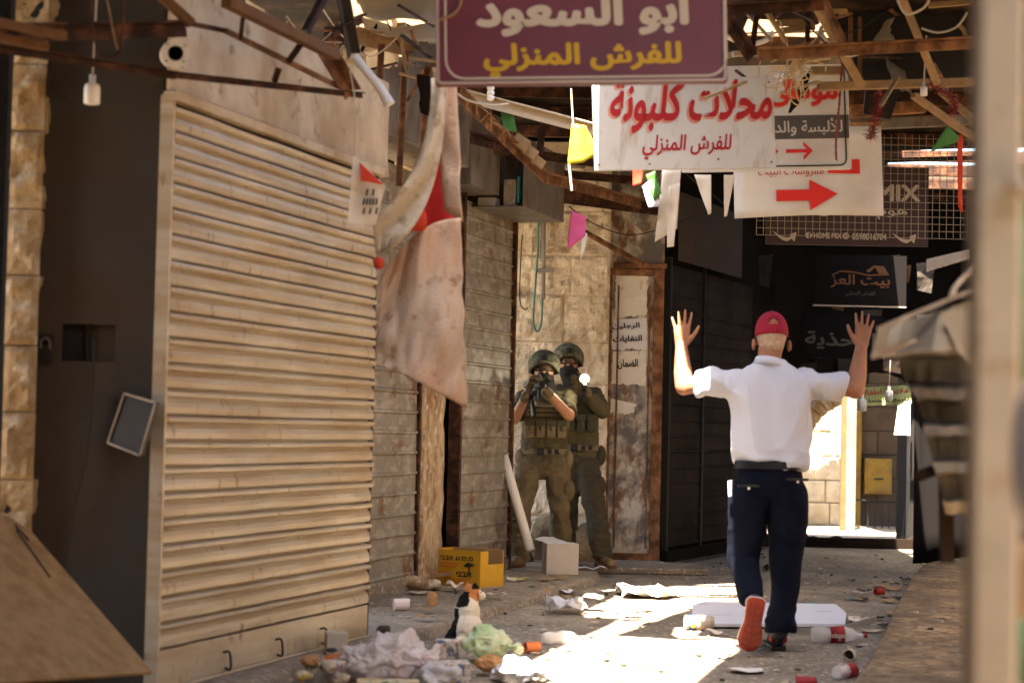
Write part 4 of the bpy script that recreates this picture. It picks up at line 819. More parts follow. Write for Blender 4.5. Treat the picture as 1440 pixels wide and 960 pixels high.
for k in range(3): mb.ell(P(690, 124 + 7 * k, 11.2), (.022, .022, .018), 10, 7)
tag(mb.build('energy_bulb', M['bulb'], smooth=True), 'white spiral bulb under the left end of the purple sign', 'bulb')
mb = MB(); sheet([P(704, 158, 12.4), P(722, 160, 12.4), P(727, 186, 12.4), P(708, 182, 12.4)], 5, 5, .02, 9, .003, mb); tag(mb.build('cloth_scrap', M['flag_green']), 'dark green scrap caught under the roof beams', 'cloth')

# ------------------------------------------------------------------ hanging cloths, bunting, tinsel
hb = thing('hanging_banner', 'torn faded orange banner hanging in a fold before the pale shutter', 'banner', P(600, 400, 8.7))
cur = []
ol_l = [(540, 385), (533, 420), (530, 470), (528, 512)]; rows = []
top = [(646, 296), (657, 574)]
def lerp2(a, b, t): return (a[0] + (b[0] - a[0]) * t, a[1] + (b[1] - a[1]) * t)
for i in range(49):
    v = i / 48; lf = lerp2((548, 372), (527, 512), v) if v < 1 else (527, 512); rt = lerp2((641, 125), (657, 574), .40 + .60 * v); row = []
    for j in range(33):
        u = j / 32; x, y = lerp2(lf, rt, u)
        y_bot = (513 + 12 * u / .28 if u < .28 else 525 + (574 - 525) * (u - .28) / .72); y_top = 386 - 80 * u - 22 * math.sin(u * math.pi)
        y = y_top + (y_bot - y_top) * v; x = (537 - 10 * v) * (1 - u) + (648 + 9 * v) * u + (3 * N3((v * 9, u, 2)) if j in (0, 32) else 0); y += 3 * N3((u * 11, 5, 1)) if i == 48 else 0
        row.append(P(x, y, 8.7 + .05 * math.sin(u * 5 + v * 2.2) * (.3 + v) + .035 * N3((u * 3, v * 3, 0)) - .05 * abs(N3((u * 2.4 + v * 1.6, v * 1.5 - u, 4))) - .03 * abs(N3((u * 5 + v * 3.2, v * 2.5 - u * 2, 9)))))
    rows.append(row)
mb = MB(); mb.grid(rows, .003); mb.build('banner_cloth', M['banner'], hb, smooth=True)
mb = MB(); sheet([P(606, 95, 8.8), P(642, 95, 8.75), P(650, 312, 8.72), P(626, 296, 8.8)], 8, 20, .03, 5, .003, mb, seed=3); mb.build('upper_strip', M['banner'], hb, smooth=True)
rows = []
for i in range(21):
    v = i / 20
    l = V(((1 - v) ** 2 * 606 + 2 * v * (1 - v) * 610 + v * v * 524, (1 - v) ** 2 * 110 + 2 * v * (1 - v) * 235 + v * v * 312, 0)); r = V(((1 - v) ** 2 * 628 + 2 * v * (1 - v) * 628 + v * v * 566, (1 - v) ** 2 * 110 + 2 * v * (1 - v) * 275 + v * v * 338, 0))
    rows.append([P(l.x + (r.x - l.x) * u / 6, l.y + (r.y - l.y) * u / 6, 8.62 + .03 * math.sin(u * 1.1 + v * 5) - .05 * abs(N3((u * .5 + v * 2, v * 4, 3)))) for u in range(7)])
rows.append([P(528 + (550 - 528) * u / 6, 357 - 6 * u / 6, 8.64 + .02 * math.sin(u)) for u in range(7)])
mb = MB(); mb.grid(rows, .003); mb.build('folded_edge', M['banner_cream'], hb, smooth=True)
mb = MB(); sheet([P(604, 218, 8.95), P(634, 215, 8.95), P(640, 330, 8.9), P(572, 320, 8.9)], 8, 8, .03, 6, .003, mb, seed=6); mb.build('red_lining', M['banner_red'], hb, smooth=True)
for c_, r_ in (((585, 308), (.045, .03, .06)), ((533, 370), (.026, .02, .028))):
    mb = MB(); mb.ell(P(*c_, 8.66), r_, 14, 10)
    for i, v in enumerate(mb.v): mb.v[i] = v + V((N3(v, 22), N3(v, 22, 5), N3(v, 22, 9))) * .014
    mb.build('red_knot', M['flag_red'] if c_[0] < 620 else M['flag_yellow'], hb, smooth=True)
def pennant(label, pts, Y, m, group='bunting flags over the lane', amp=.02, name='pennant', extra=None):
    c = [P(*p, Y) for p in pts]; rows = []; n = 8
    if len(c) == 3: c = [c[0], c[1], c[2], c[2] * .94 + c[0] * .06]
    mb = MB(); sheet(c, n, n, amp, 9, .002, mb, seed=pts[0][0] * .1); return tag(mb.build(name, M[m], smooth=True), label, 'flag', group)
t = thing('pennant', 'small cream and red pennant hanging before the pale shutter', 'flag', P(515, 270, 8.5), 'bunting flags over the lane')
M['pennant_cream'] = mat('cream_pennant', (.62, .54, .42), .8, var=.08)
mb = MB(); sheet([P(497, 218, 8.5), P(542, 262, 8.5), P(528, 316, 8.5), P(489, 314, 8.5)], 8, 8, .012, 9, .003, mb); mb.build('cloth', M['pennant_cream'], t); mb = MB(); mb.prism([P(505, 228, 8.46), P(540, 260, 8.46), P(507, 254, 8.46)], (0, .004, 0)); mb.build('red_corner', M['flag_red'], t)
mb = MB()
for i in range(3):
    for j in range(5):
        if (i * 3 + j * 2) % 4: mb.prism([P(511 + j * 4.4 + i * .2, 266 + i * 13, 8.465), P(514 + j * 4.4, 266 + i * 13, 8.465), P(514 + j * 4.4 - 1.6, 275 + i * 13, 8.465), P(511 + j * 4.4 - 1.6, 275 + i * 13, 8.465)], (0, .003, 0))
mb.build('faded_print', M['litter_dark'], t)
cable('string holding the small cream pennant', [(492, 100, 8.5), (500, 150, 8.5), (498, 218, 8.5)], .003, 'cable_pale')
t = thing('pennant', 'yellow pennant dangling on a string left of the red calligraphy sign', 'flag', P(818, 210, 10.8), 'bunting flags over the lane')
mb = MB(); sheet([P(804, 174, 10.8), P(816, 176, 10.8), P(822, 228, 10.8), P(798, 231, 10.8)], 6, 8, .012, 9, .002, mb); sheet([P(816, 176, 10.8), P(824, 178, 10.85), P(841, 217, 10.85), P(821, 228, 10.8)], 6, 8, .012, 9, .002, mb); mb.build('cloth', M['flag_yellow'], t, smooth=True)
mb = MB(); mb.tube([P(803, 125, 10.8), P(806, 176, 10.8)], .004, 6); mb.tube([P(800, 231, 10.8), P(804, 268, 10.8)], .006, 6); mb.build('string', M['cable_pale'], t)
pennant('torn pink pennant hanging before the alcove wall', [(803, 296), (824, 304), (823, 332), (797, 352)], 13.6, 'flag_pink', amp=.03)
pennant('twisted pale streamer under the pink pennant', [(818, 326), (826, 328), (822, 352), (816, 366)], 13.6, 'flag_white')
pennant('small red shred below the calligraphy sign', [(890, 232), (906, 232), (902, 258), (890, 262)], 11.6, 'flag_red')
pennant('small green shred below the calligraphy sign', [(908, 246), (922, 240), (930, 272), (920, 284)], 11.7, 'flag_green')
pennant('pale lilac shred below the calligraphy sign', [(903, 262), (916, 252), (930, 290), (912, 292)], 11.7, 'foam')
pennant('long torn white streamer below the calligraphy sign', [(932, 234), (958, 234), (952, 322), (921, 340)], 11.8, 'flag_white', amp=.04)
pennant('short torn white streamer tip right of the long one', [(940, 262), (956, 258), (948, 346), (938, 348)], 11.75, 'flag_white', amp=.04)
pennant('pointed white shred below the grey banded sign', [(976, 246), (1000, 246), (1000, 300), (996, 302)], 12.2, 'flag_white')
pennant('second pointed white shred beside the red arrow banner', [(1018, 246), (1034, 246), (1022, 304), (1018, 305)], 12.2, 'flag_white')
pennant('green pennant beside the cream post at top right', [(1332, 176), (1349, 194), (1346, 200), (1308, 214)], 10.4, 'flag_green')
pennant('orange and white foil scrap caught above the grey banded sign', [(1100, 112), (1118, 112), (1124, 140), (1106, 138)], 10.8, 'flag_red', amp=.05)
pennant('white foil scrap caught above the grey banded sign', [(1090, 104), (1116, 100), (1112, 118), (1096, 116)], 10.85, 'flag_white', amp=.06)
pennant('red cloth strip hanging behind the cream post', [(1346, 190), (1354, 190), (1353, 300), (1347, 292)], 12.5, 'flag_red')
def tinsel(label, pts, r, n=260):
    path = catmull([P(*p) for p in pts], 10); mb = MB(); mb.tube(path, .006, 5)
    for k in range(n):
        p = path[R.randrange(len(path))]; d = V((R.gauss(0, 1), R.gauss(0, 1), R.gauss(0, 1))).normalized(); q = p + d * r * R.uniform(.6, 1.1); s = d.orthogonal().normalized() * .004
        mb.add([p - s, p + s, q + s * .4, q - s * .4], [(0, 1, 2, 3)])
    tag(mb.build('tinsel_garland', M['tinsel']), label, 'tinsel')
tinsel('red brown tinsel garland over the red arrow banner', [(1238, 122, 11.0), (1236, 150, 11.0), (1230, 172, 11.0), (1225, 194, 11.0)], .055)
tinsel('thin dark red tinsel string before the grey banded sign', [(1183, 66, 10.9), (1184, 92, 10.9), (1182, 118, 10.9), (1180, 150, 10.9), (1176, 190, 10.9), (1176, 225, 10.9)], .014, 160)
tinsel('red tinsel tangle by the pale stick at top right', [(1310, 116, 10.4), (1322, 128, 10.4), (1338, 136, 10.4), (1344, 150, 10.4), (1338, 160, 10.4)], .045, 200)
mb = MB()
for k in range(34):
    p = P(1118 + R.gauss(0, 7), 92 + R.gauss(0, 14), 10.5); q = p + V((R.gauss(0, .06), R.gauss(0, .03), R.gauss(-.05, .08))); mid = (p + q) / 2 + V((R.gauss(0, .04), 0, R.gauss(0, .04))); mb.tube(catmull([p, mid, q], 4), .0035, 5)
mb.tube(catmull([P(1120, 90, 10.5), P(1140, 86, 10.5), P(1168, 82, 10.5)], 4), .006, 5); tag(mb.build('raffia_tangle', M['straw']), 'tangle of dry straw twine above the grey banded sign', 'twine')

# ------------------------------------------------------------------ right foreground
mb = MB(); a, b = P(1391, 1010, 2.5), P(1404, -60, 2.5); mb.bar(a, b, .060, .05, up=(0, 1, 0)); pst = tag(mb.build('cream_post', M['post'], bevel=.006), 'cream painted metal post blurred in the right foreground', 'post')
mb = MB(); mb.tube([P(1415, 262, 2.45), P(1460, 272, 2.45)], .012, 10); mb.build('bracket', M['post'], pst)
mb = MB(); mb.tube([P(1428, 250, 2.9), P(1440, 560, 2.9)], .014, 8); mb.tube([P(1424, 840, 2.9), P(1436, 960, 2.9)], .02, 8); tag(mb.build('green_pole', M['green_pipe'], smooth=True), 'green pole beyond the cream post at the right edge', 'pole')
mb = MB(); mb.ell(P(1452, 640, 2.2), (.022, .03, .085), 14, 10); tag(mb.build('plastic_bundle', M['foam'], smooth=True), 'white plastic bundle at the right edge past the cream post', 'bag')
mb = MB(); mb.ell(P(1436, 820, 2.8), (.016, .03, .05), 12, 8); mb.ell(P(1438, 790, 2.8), (.02, .03, .03), 12, 8); tag(mb.build('orange_bag', M['cork'], smooth=True), 'orange bag at the right edge near the foot of the green pole', 'bag')
# folded ribbed metal awning
aw = thing('metal_awning', 'folded ribbed steel awning hanging beside the cream post', 'awning', P(1310, 600, 6.0))
prof = [(488, 1256, 0), (498, 1262, .0), (506, 1264, .05), (542, 1274, .05), (552, 1280, .0), (560, 1290, .0), (568, 1290, .05), (596, 1300, .05), (604, 1298, .0), (612, 1302, 0), (618, 1303, .05), (650, 1312, .05), (655, 1311, .0), (664, 1316, 0), (672, 1318, .05), (704, 1326, .05), (710, 1326, .01), (724, 1330, .02)]
rows = []
for y, x, d in prof: rows.append([P(x + (1400 - x) * j / 10, y - 3 + 4 * N3((j * .5, y * .02, 1)), 6.0 + d * 3.0 + .006 * N3((j * .8, y * .05, 3))) for j in range(11)])
mb = MB(); mb.grid(rows, .005); mb.build('ribbed_sheet', M['steel'], aw)
mb = MB(); rows = []
for i in range(7): v = i / 6; rows.append([P(1226 + (1236 - 1226) * v + (1366 - 1230) * u / 8, (502 - 38 * v) + (-14 - 30 * v) * u / 8 + 4 * N3((u * .7, v * 3, 5)), 5.85 + .06 * v + .06 * math.sin(u * .8)) for u in range(9)])
mb.grid(rows, .006); mb.build('top_flap', M['flap'], aw)
mb = MB(); mb.bar(P(1234, 463, 5.84), P(1366, 408, 5.84), .014); mb.bar(P(1226, 503, 5.80), P(1288, 478, 5.8), .012); mb.build('flap_rod', M['panel_grey'], aw)
mb = MB(); sheet([P(1322, 440, 5.8), P(1366, 430, 5.8), P(1366, 520, 5.8), P(1345, 492, 5.8)], 5, 5, .01, 5, .004, mb); mb.build('bent_corner', M['flap'], aw)
mb = MB(); mb.bar(P(1338, 418, 5.9), P(1342, 405, 5.9), .016); mb.bar(P(1342, 405, 5.9), P(1372, 370, 5.9), .014); mb.build('hook', M['wire'], aw)
mb = MB(); a, b = P(1300, 720, 6.1), P(1296, 668, 6.1); mb.bar(P(1290, 670, 6.15), P(1366, 640, 6.2), .03); mb.bar(P(1330, 660, 6.2), P(1332, 790, 6.2), .04); tag(mb.build('stall_prop', M['umber']), 'dark stall leg under the ribbed awning', 'stall')
mb = MB(); rows = [[P(1303 + 60 * j / 14, 366 - 14 * j / 14 + i * (16 - 4 * j / 14), 10.6 + .5 * (1 - i) + .012 * (j % 2)) for j in range(15)] for i in range(2)]; mb.grid(rows, .006); tag(mb.build('corrugated_sheet', M['sheet_pale']), 'small pale corrugated sheet above the ribbed awning', 'sheet')
# plywood and stone pier at left
A_, B_, C_ = P(0, 722, 7.78), P(215, 946, 7.74), P(-40, 958, 6.95); pn = (B_ - A_).cross(C_ - A_).normalized()
def onply(px, py):
    d = FWD + RT * ((px - 720) / FPX) + UP * ((480 - py) / FPX); o = V((0, 0, CAMZ)); return o + d * ((A_ - o).dot(pn) / d.dot(pn))
mb = MB(); pts = [onply(*q) for q in ((-140, 660), (18, 728), (46, 748), (216, 944), (150, 949), (60, 955), (-140, 968))]; mb.prism(pts, pn * (-.018 if pn.y < 0 else .018))
mb2 = MB(); [mb2.bar(onply(*a), onply(*b), .006, .012, up=pn) for a, b in (((22, 745), (70, 812)), ((20, 738), (40, 760)))]
pb_ = mb.build('plywood_board', M['ply'], bevel=.003); mb2.build('split', M['litter_dark'], pb_); tag(pb_, 'worn plywood board leaning on the dark metal side at lower left', 'board')
Tq = frame((-2.025, 7.93, .05), (1, 0, 0)); mb = blocks(MB(), Tq, .135, 3.2, 3.0, .285, .004, .2, .020, 12); mb.T = Tq; mb.box((-.02, .02, 0), (.11, .3, 3.2), 1); tag(mb.build('stone_pier', [M['lime_warm'], M['cable']]), 'ochre stone block pier at the far left edge', 'pillar')
mb = MB(); mb.tube(catmull([P(62, 130, 7.92), P(68, 175, 7.92), P(60, 200, 7.92), P(59, 262, 7.92)], 5), .0035, 6); tag(mb.build('rope', M['yellow_box']), 'yellow cord running down the stone pier at left', 'cord')
mb = MB(); mb.box((-2.5, 8.05, 0), (-1.95, 8.3, 3.5)); tag(mb.build('dark_wall', M['stonedark']), 'dark wall at the extreme left edge beside the stone pier', 'wall')

# ------------------------------------------------------------------ people
def hand(mb, wrist, up_, side, nrm, s=1.0, curl=0.0, splay=(9, 1, -7, -19), lens=(.078, .086, .080, .064), thumb=(.060, 42)):
    # wrist: point; up_: towards the fingers; side: towards the thumb; nrm: back of the hand
    W_, u, sd, n = V(wrist), V(up_).normalized(), V(side).normalized(), V(nrm).normalized()
    base = [.030, .010, -.011, -.030]; top = [.096, .100, .095, .085]; knob = []
    for k in range(4):
        a = W_ + sd * base[k] * .55 * s + u * .012 * s; b = W_ + sd * base[k] * s + u * top[k] * s; mb.cap(a, b, .0135 * s, .0115 * s, 10); knob.append(b)
    mb.cap(W_ + sd * .012 * s + u * .02 * s, W_ + sd * .024 * s + u * .07 * s, .0145 * s, .0125 * s, 10); mb.cap(W_ - sd * .012 * s + u * .02 * s, W_ - sd * .022 * s + u * .07 * s, .0145 * s, .0125 * s, 10)
    for k in range(4):
        a = math.radians(splay[k]); d = u * math.cos(a) + sd * math.sin(a); p = knob[k]; L = lens[k] * s; c = curl
        for j, fr in enumerate((.45, .31, .24)):
            dd = (d * math.cos(c * (j + .5)) - n * math.sin(c * (j + .5))).normalized(); q = p + dd * L * fr; mb.cap(p, q, (.0094 - .0011 * j) * s, (.0086 - .0012 * j) * s, 9); p = q
    a = math.radians(thumb[1]); p = W_ + sd * .020 * s + u * .024 * s; d = u * math.cos(a) + sd * math.sin(a); q = p + d * .045 * s; mb.cap(p, q, .0155 * s, .0120 * s, 10)
    d2 = u * math.cos(a - .15) + sd * math.sin(a - .15); r_ = q + d2 * thumb[0] * s * .55; mb.cap(q, r_, .0112 * s, .0098 * s, 9); mb.cap(r_, r_ + (u * .5 + d2).normalized() * thumb[0] * .42 * s, .0098 * s, .0075 * s, 9)
def fold(p, s, o, st=(1, 1, 1)): return abs(noise.noise(V((p.x * st[0], p.y * st[1], p.z * st[2])) * s + V((o, -o, o * .5))))
YM = 10.56
man = thing('person', 'man in white polo shirt, navy trousers and crimson cap walking away with both hands raised', 'person', G(1093, 912))
h = lambda x, y, Y=YM: P(x, y, Y)
body = MB()
body.ell(h(1085, 468, 10.60), (.078, .098, .110)); body.ell(h(1085, 484, 10.64), (.066, .082, .085)); body.ell(h(1086, 494, 10.70), (.045, .040, .045))
body.ell(h(1085, 480, 10.745), (.014, .022, .022)); body.ell(h(1060, 484, 10.61), (.012, .022, .033)); body.ell(h(1110, 486, 10.61), (.012, .022, .033))
body.cap(h(1083, 492, 10.58), h(1080, 522, 10.57), .064, .060)
body.ell(h(1081, 565), (.165, .085, .16)); body.ell(h(1083, 620), (.155, .095, .2))
SHL, ELL, WRL = h(1024, 534, 10.57), h(962, 543, 10.62), h(958, 488, 10.74)
SHR, ELR, WRR = h(1147, 536, 10.57), h(1203, 548, 10.64), h(1211, 489, 10.76)
for a, e_, w_ in ((SHL, ELL, WRL), (SHR, ELR, WRR)):
    body.cap(a, e_, .046, .046); m_ = e_.lerp(w_, .35); body.cap(e_, m_, .049, .050); body.cap(m_, w_, .050, .032)
    body.ell(e_ + V((0, -.012, -.008)), (.036, .036, .036), 12, 8)
hand(body, WRL + V((.0, .0, -.006)), (.035, .05, 1), (1, 0, -.03), (0, -1, .1), 1.13, .06)
hand(body, WRR + V((.0, .0, -.006)), (.10, .05, 1), (-1, 0, .10), (0, -1, .1), 1.10, .06, (10, 2, -7, -16))
HPL, KNL, ANL = h(1056, 700, 10.55), h(1046, 785, 10.56), h(1058, 846, 10.36)
HPR, KNR, ANR = h(1108, 700, 10.55), h(1105, 795, 10.57), h(1097, 888, 10.54)
for a, k_, n_ in ((HPL, KNL, ANL), (HPR, KNR, ANR)): body.cap(a, k_, .082, .056); body.cap(k_, n_, .055, .038)
fuse('body', body, M['skin'], man, .0052, 2)
# shirt
sh = MB(); secs = [(658, 1084, 46, .124), (650, 1084, 51.5, .133), (640, 1083.5, 53.5, .139), (622, 1083, 54.5, .142), (602, 1082.5, 56, .143), (582, 1082, 58, .140), (562, 1081.5, 60, .135), (548, 1081.5, 60, .127), (536, 1081.5, 55.5, .117), (527, 1081.5, 47, .106), (519, 1081.5, 34, .094), (512, 1082, 23.5, .083), (507, 1082.5, 20, .074)]
n = 40; vs = []; fs = []
for y, x, hw, dp in secs:
    c = h(x, y, 10.552)
    for k in range(n):
        b_ = 2 * math.pi * k / n; cc, ss = math.cos(b_), math.sin(b_); ex = .90; vs.append(c + V((math.copysign(abs(cc) ** ex, cc) * hw * YM / FPX, math.copysign(abs(ss) ** ex, ss) * dp + (.010 * math.exp(-(cc / .13) ** 2) if ss < 0 else 0), 0)))
for i in range(len(secs) - 1): fs += [(i * n + k, i * n + (k + 1) % n, (i + 1) * n + (k + 1) % n, (i + 1) * n + k) for k in range(n)]
fs += [tuple(range(n))[::-1], tuple((len(secs) - 1) * n + k for k in range(n))]; sh.add(vs, fs)
for a, b in ((h(1030, 537, 10.56), h(980, 539.5, 10.60)), (h(1137, 539, 10.56), h(1187, 542, 10.61))): sh.cap(a + V((0, 0, -.006)), b, .088, .066, 20, True); sh.ell(a + V((0, .0, -.006)), (.088, .080, .088))

def shirt_fold(p, n):
    q = p - V((1.34, YM, 0)); f = .0
    sg = 1 if q.x > 0 else -1
    f += .046 * (.19 - fold(q, 3.6, 2, (1.5, 1, .42)))                                # long soft folds hanging from the shoulder blades
    e = V((q.x * .75 - q.z * .66 * sg, q.y, (q.x * .66 * sg + q.z * .75) * .32)); wt = max(0, min(1, (abs(q.x) - .04) / .12)); f += .050 * wt * (.19 - fold(e, 6.5, 7))     # creases fanning from the armpits
    low = max(0, min(1, (1.10 - p.z) / .14)); f += low * (.010 * N3(q, 11, 4) + .040 * (.20 - fold(q, 8, 1, (.8, .8, 1.8))))    # bunching over the belt
    if abs(q.x) > .22: f += .030 * (.20 - fold(q, 10, 5, (1.2, 1, .5)))
    return f
fuse('polo_shirt', sh, M['shirt'], man, .007, 8, shirt_fold)
mb = MB(); mb.tube([h(1081, 519, 10.555), h(1082, 512, 10.565), h(1083, 506, 10.57)], [.090, .084, .079], 24); mb.build('collar', M['shirt'], man, smooth=True)
# trousers
tr = MB(); tr.ell(h(1084, 672, 10.55), (.183, .135, .13)); tr.ell(h(1084, 655, 10.55), (.184, .135, .06)); tr.ell(h(1060, 690, 10.53), (.10, .10, .14)); tr.ell(h(1105, 690, 10.53), (.10, .10, .14))
tr.cap(h(1055, 695, 10.545), h(1045, 785, 10.555), .112, .082, 18); tr.cap(h(1045, 785, 10.555), h(1057, 843, 10.37), .080, .062, 18, True); tr.ell(h(1045, 785, 10.555), (.082, .082, .082))
tr.cap(h(1109, 695, 10.545), h(1105, 795, 10.565), .112, .084, 18); tr.cap(h(1105, 795, 10.565), h(1098, 885, 10.545), .082, .074, 18, True); tr.ell(h(1105, 795, 10.565), (.084, .084, .084)); tr.cap(h(1098, 870, 10.545), h(1098, 888, 10.545), .076, .080, 18, True)
def trouser_fold(p, n):
    q = p - V((1.34, YM, 0)); f = .030 * (.22 - fold(q + V((q.z * .45, 0, 0)), 5.5, 3, (1, 1, .6)))
    k = max(0, 1 - abs(p.z - .62) / .14) + max(0, 1 - abs(p.z - .17) / .13) * 1.2; f += .022 * k * (.22 - fold(q, 9, 6, (.7, .7, 1.5))); f += .005 * max(0, 1 - abs(p.z - .86) / .14) * (.3 - fold(q + V((0, 0, abs(q.x) * .8)), 12, 8))
    return f
tro = fuse('trousers', tr, M['navy'], man, .007, 6, trouser_fold)
mb = MB(); c = h(1083.5, 653, 10.55); n = 36
for z0, z1, k in ((-.022, .018, 0),):
    vs = []; 
    for r in (1.0, 1.035):
        for z in (z0, z1): vs += [c + V((math.cos(2 * math.pi * i / n) * .186 * r, math.sin(2 * math.pi * i / n) * .139 * r, z)) for i in range(n)]
    fs = []
    for a, b in ((0, 1), (2, 3)): fs += [(a * n + i, a * n + (i + 1) % n, b * n + (i + 1) % n, b * n + i) for i in range(n)]
    for a, b in ((1, 3), (0, 2)): fs += [(a * n + i, a * n + (i + 1) % n, b * n + (i + 1) % n, b * n + i) for i in range(n)]
    mb.add(vs, fs)
mb.build('belt', M['navy_belt'], man)
for q in ((1053, 683), (1122, 674)):
    mb = MB(); a = h(q[0], q[1], 10.385); mb.box((a.x - .055, a.y, a.z - .006), (a.x + .055, a.y + .03, a.z + .006)); pk = mb.build('back_pocket', M['black'], tro); mb = MB(); mb.ell(a + V((0, -.002, -.012)), (.007, .003, .007), 10, 6); mb.build('button', M['shoe_white'], tro)
mb = MB(); sheet([h(1024, 676, 10.47), h(1030, 674, 10.44), h(1029, 697, 10.44), h(1025, 698, 10.47)], 3, 4, .002, 9, .003, mb); mb.build('phone_edge', M['foam'], tro)
# shoes: the lifted left one shows its sole
ls = MB(); hx, tx = h(1064, 846, 10.20), h(1054, 903, 10.24)
ax = (tx - hx); L = ax.length; ax.normalize(); sd = V((1, 0, 0)) - ax * ax.x; sd.normalize(); nn = ax.cross(sd).normalized()
if nn.y > 0: nn = -nn
outl = [(-.02, 0), (-.018, .024), (.0, .036), (.06, .034), (.12, .034), (.17, .044), (.22, .046), (.255, .036), (.275, .018), (.28, 0), (.275, -.018), (.255, -.036), (.22, -.046), (.17, -.042), (.12, -.033), (.06, -.034), (0, -.036), (-.018, -.024)]
kf = (L + .03) / .26
def spt(u, v, d): return hx + ax * u * kf + sd * v * 1.42 * kf + nn * d
ls.prism([spt(u, v, 0) for u, v in outl], -nn * .022); ls.prism([spt(.13 + (u - .13) * .93, v * .90, .0) for u, v in outl], nn * .006); sole = ls.build('left_shoe', M['sole'], man, bevel=.005)
sole['label'] = 'lifted shoe showing its red rubber sole'
gr = MB()
for k in range(7):
    u = .02 + .036 * k; wv = .026 if k < 4 else .032; gr.bar(spt(u, -wv, .007), spt(u + .016, 0, .0075), .004, .003, up=nn); gr.bar(spt(u + .016, 0, .0075), spt(u, wv, .007), .004, .003, up=nn)
gr.bar(spt(.0, 0, .0075), spt(.25, .0, .0075), .005, .003, up=nn); gr.build('tread', M['sole_groove'], sole)
up_ = MB()
for u, v, d, r in ((.02, 0, -.06, .046), (.08, 0, -.06, .046), (.14, 0, -.05, .046), (.20, 0, -.04, .036), (.24, 0, -.035, .028)): up_.ell(spt(u, v, d), (r, r, r), 14, 9)
up_.cap(spt(.04, 0, -.06), ANL, .042, .042); fuse('upper', up_, M['shoe'], sole, .006, 4)
mb = MB(); mb.prism([spt(.13 + (u - .13) * 1.02, v * 1.03, -.020) for u, v in outl], -nn * .010); mb.build('midsole', M['shoe_white'], sole)
rs = MB(); g = G(1095, 915); z0 = 0.0
outl2 = [(-.040, .004), (-.036, .03), (.03, .036), (.12, .038), (.19, .048), (.26, .044), (.30, .02), (.305, 0), (.30, -.02), (.26, -.044), (.19, -.046), (.12, -.036), (.03, -.036), (-.036, -.03)]
def rpt(u, v, z): return V((g.x + v * 1.3 + .02 * u, g.y + .03 + u, z))
rs.prism([rpt(u, v, .002) for u, v in outl2], (0, 0, .026)); rsh = rs.build('right_shoe', M['black'], man, bevel=.004)
up_ = MB()
for u, z, r in ((.005, .062, .042), (.05, .065, .044), (.11, .06, .043), (.17, .05, .042), (.23, .042, .036), (.265, .04, .028)): up_.ell(rpt(u, 0, z), (r, r, r * .95), 14, 9)
up_.cap(rpt(.03, 0, .07), ANR, .044, .044); fuse('upper', up_, M['shoe'], rsh, .006, 4)
mb = MB(); mb.ell(rpt(-.012, -.028, .062), (.012, .026, .020), 12, 8); mb.ell(rpt(-.012, .026, .062), (.016, .026, .020), 12, 8); mb.build('heel_trim', M['shoe_red'], rsh, smooth=True)
# cap, hair, ears' side hair
cp_ = h(1085, 468, 10.60); mb = MB(); n, m_ = 40, 14; vs = []; fs = []
rot = Matrix.Rotation(-.16, 3, 'X')
for i in range(m_ + 1):
    a = math.pi / 2 * i / m_
    for k in range(n):
        b = 2 * math.pi * k / n; e = 1 + .012 * math.cos(6 * b) * math.sin(a)
        vs.append(cp_ + rot @ V((.0875 * e * math.sin(a + .0) * math.cos(b), .106 * e * math.sin(a) * math.sin(b), -.006 + .122 * math.cos(a) ** .85 if i < m_ else -.022)))
for i in range(m_):
    for k in range(n):
        b = 2 * math.pi * (k + .5) / n; back = abs(((b - 1.5 * math.pi + math.pi) % (2 * math.pi)) - math.pi)
        if 9 <= i < 12 and back < .30 * (1 if i > 9 else .6): continue
        a_, b_ = i * n + k, i * n + (k + 1) % n; fs.append((a_, a_ + n, b_ + n, b_))
mb.add(vs, fs); cap_ = mb.build('baseball_cap', M['cap'], man, smooth=True); md = cap_.modifiers.new('s', 'SOLIDIFY'); md.thickness = .004
mb = MB(); mb.ell(cp_ + rot @ V((0, 0, .115)), (.010, .010, .006), 10, 6); mb.build('cap_button', M['cap'], cap_)
mb = MB(); pts = [cp_ + rot @ V((.089 * math.cos(a), .1085 * math.sin(a), -.006)) for a in [1.5 * math.pi - .42 + .84 * k / 8 for k in range(9)]]
for p, q in zip(pts, pts[1:]): mb.bar(p, q, .006, .018)
mb.ell(pts[6] + V((0, -.004, 0)), (.006, .003, .009), 8, 6); mb.build('strap', M['cap_dark'], cap_)
rows = [[cp_ + rot @ V((math.sin(t) * (.080 + .0 * s), .085 + s * .075 * math.cos(t * .9), -.016 - .012 * s - .010 * math.sin(t) ** 2)) for t in [-1.25 + 2.5 * k / 10 for k in range(11)]] for s in (0, .5, 1)]
mb = MB(); mb.grid(rows, .004); mb.build('visor', M['cap'], cap_, smooth=True)
hr = MB(); hr.ell(h(1085, 473, 10.592), (.0795, .0975, .075)); hr.ell(h(1085, 484, 10.58), (.069, .082, .05)); fuse('hair', hr, M['hair'], man, .006, 2)
mb = MB(); mb.ell(h(1076, 474, 10.685), (.012, .010, .010)); mb.ell(h(1094, 474, 10.685), (.012, .010, .010)); mb.build('eye', M['eye'], man, smooth=True)
mb = MB(); t_ = WRR + V((-.017 * 1.1 + .02, .0, .115)); mb.ell(t_ + V((.0155, -.001, .004)), (.0105, .0105, .004), 12, 6); mb.build('ring', M['wire'], man)

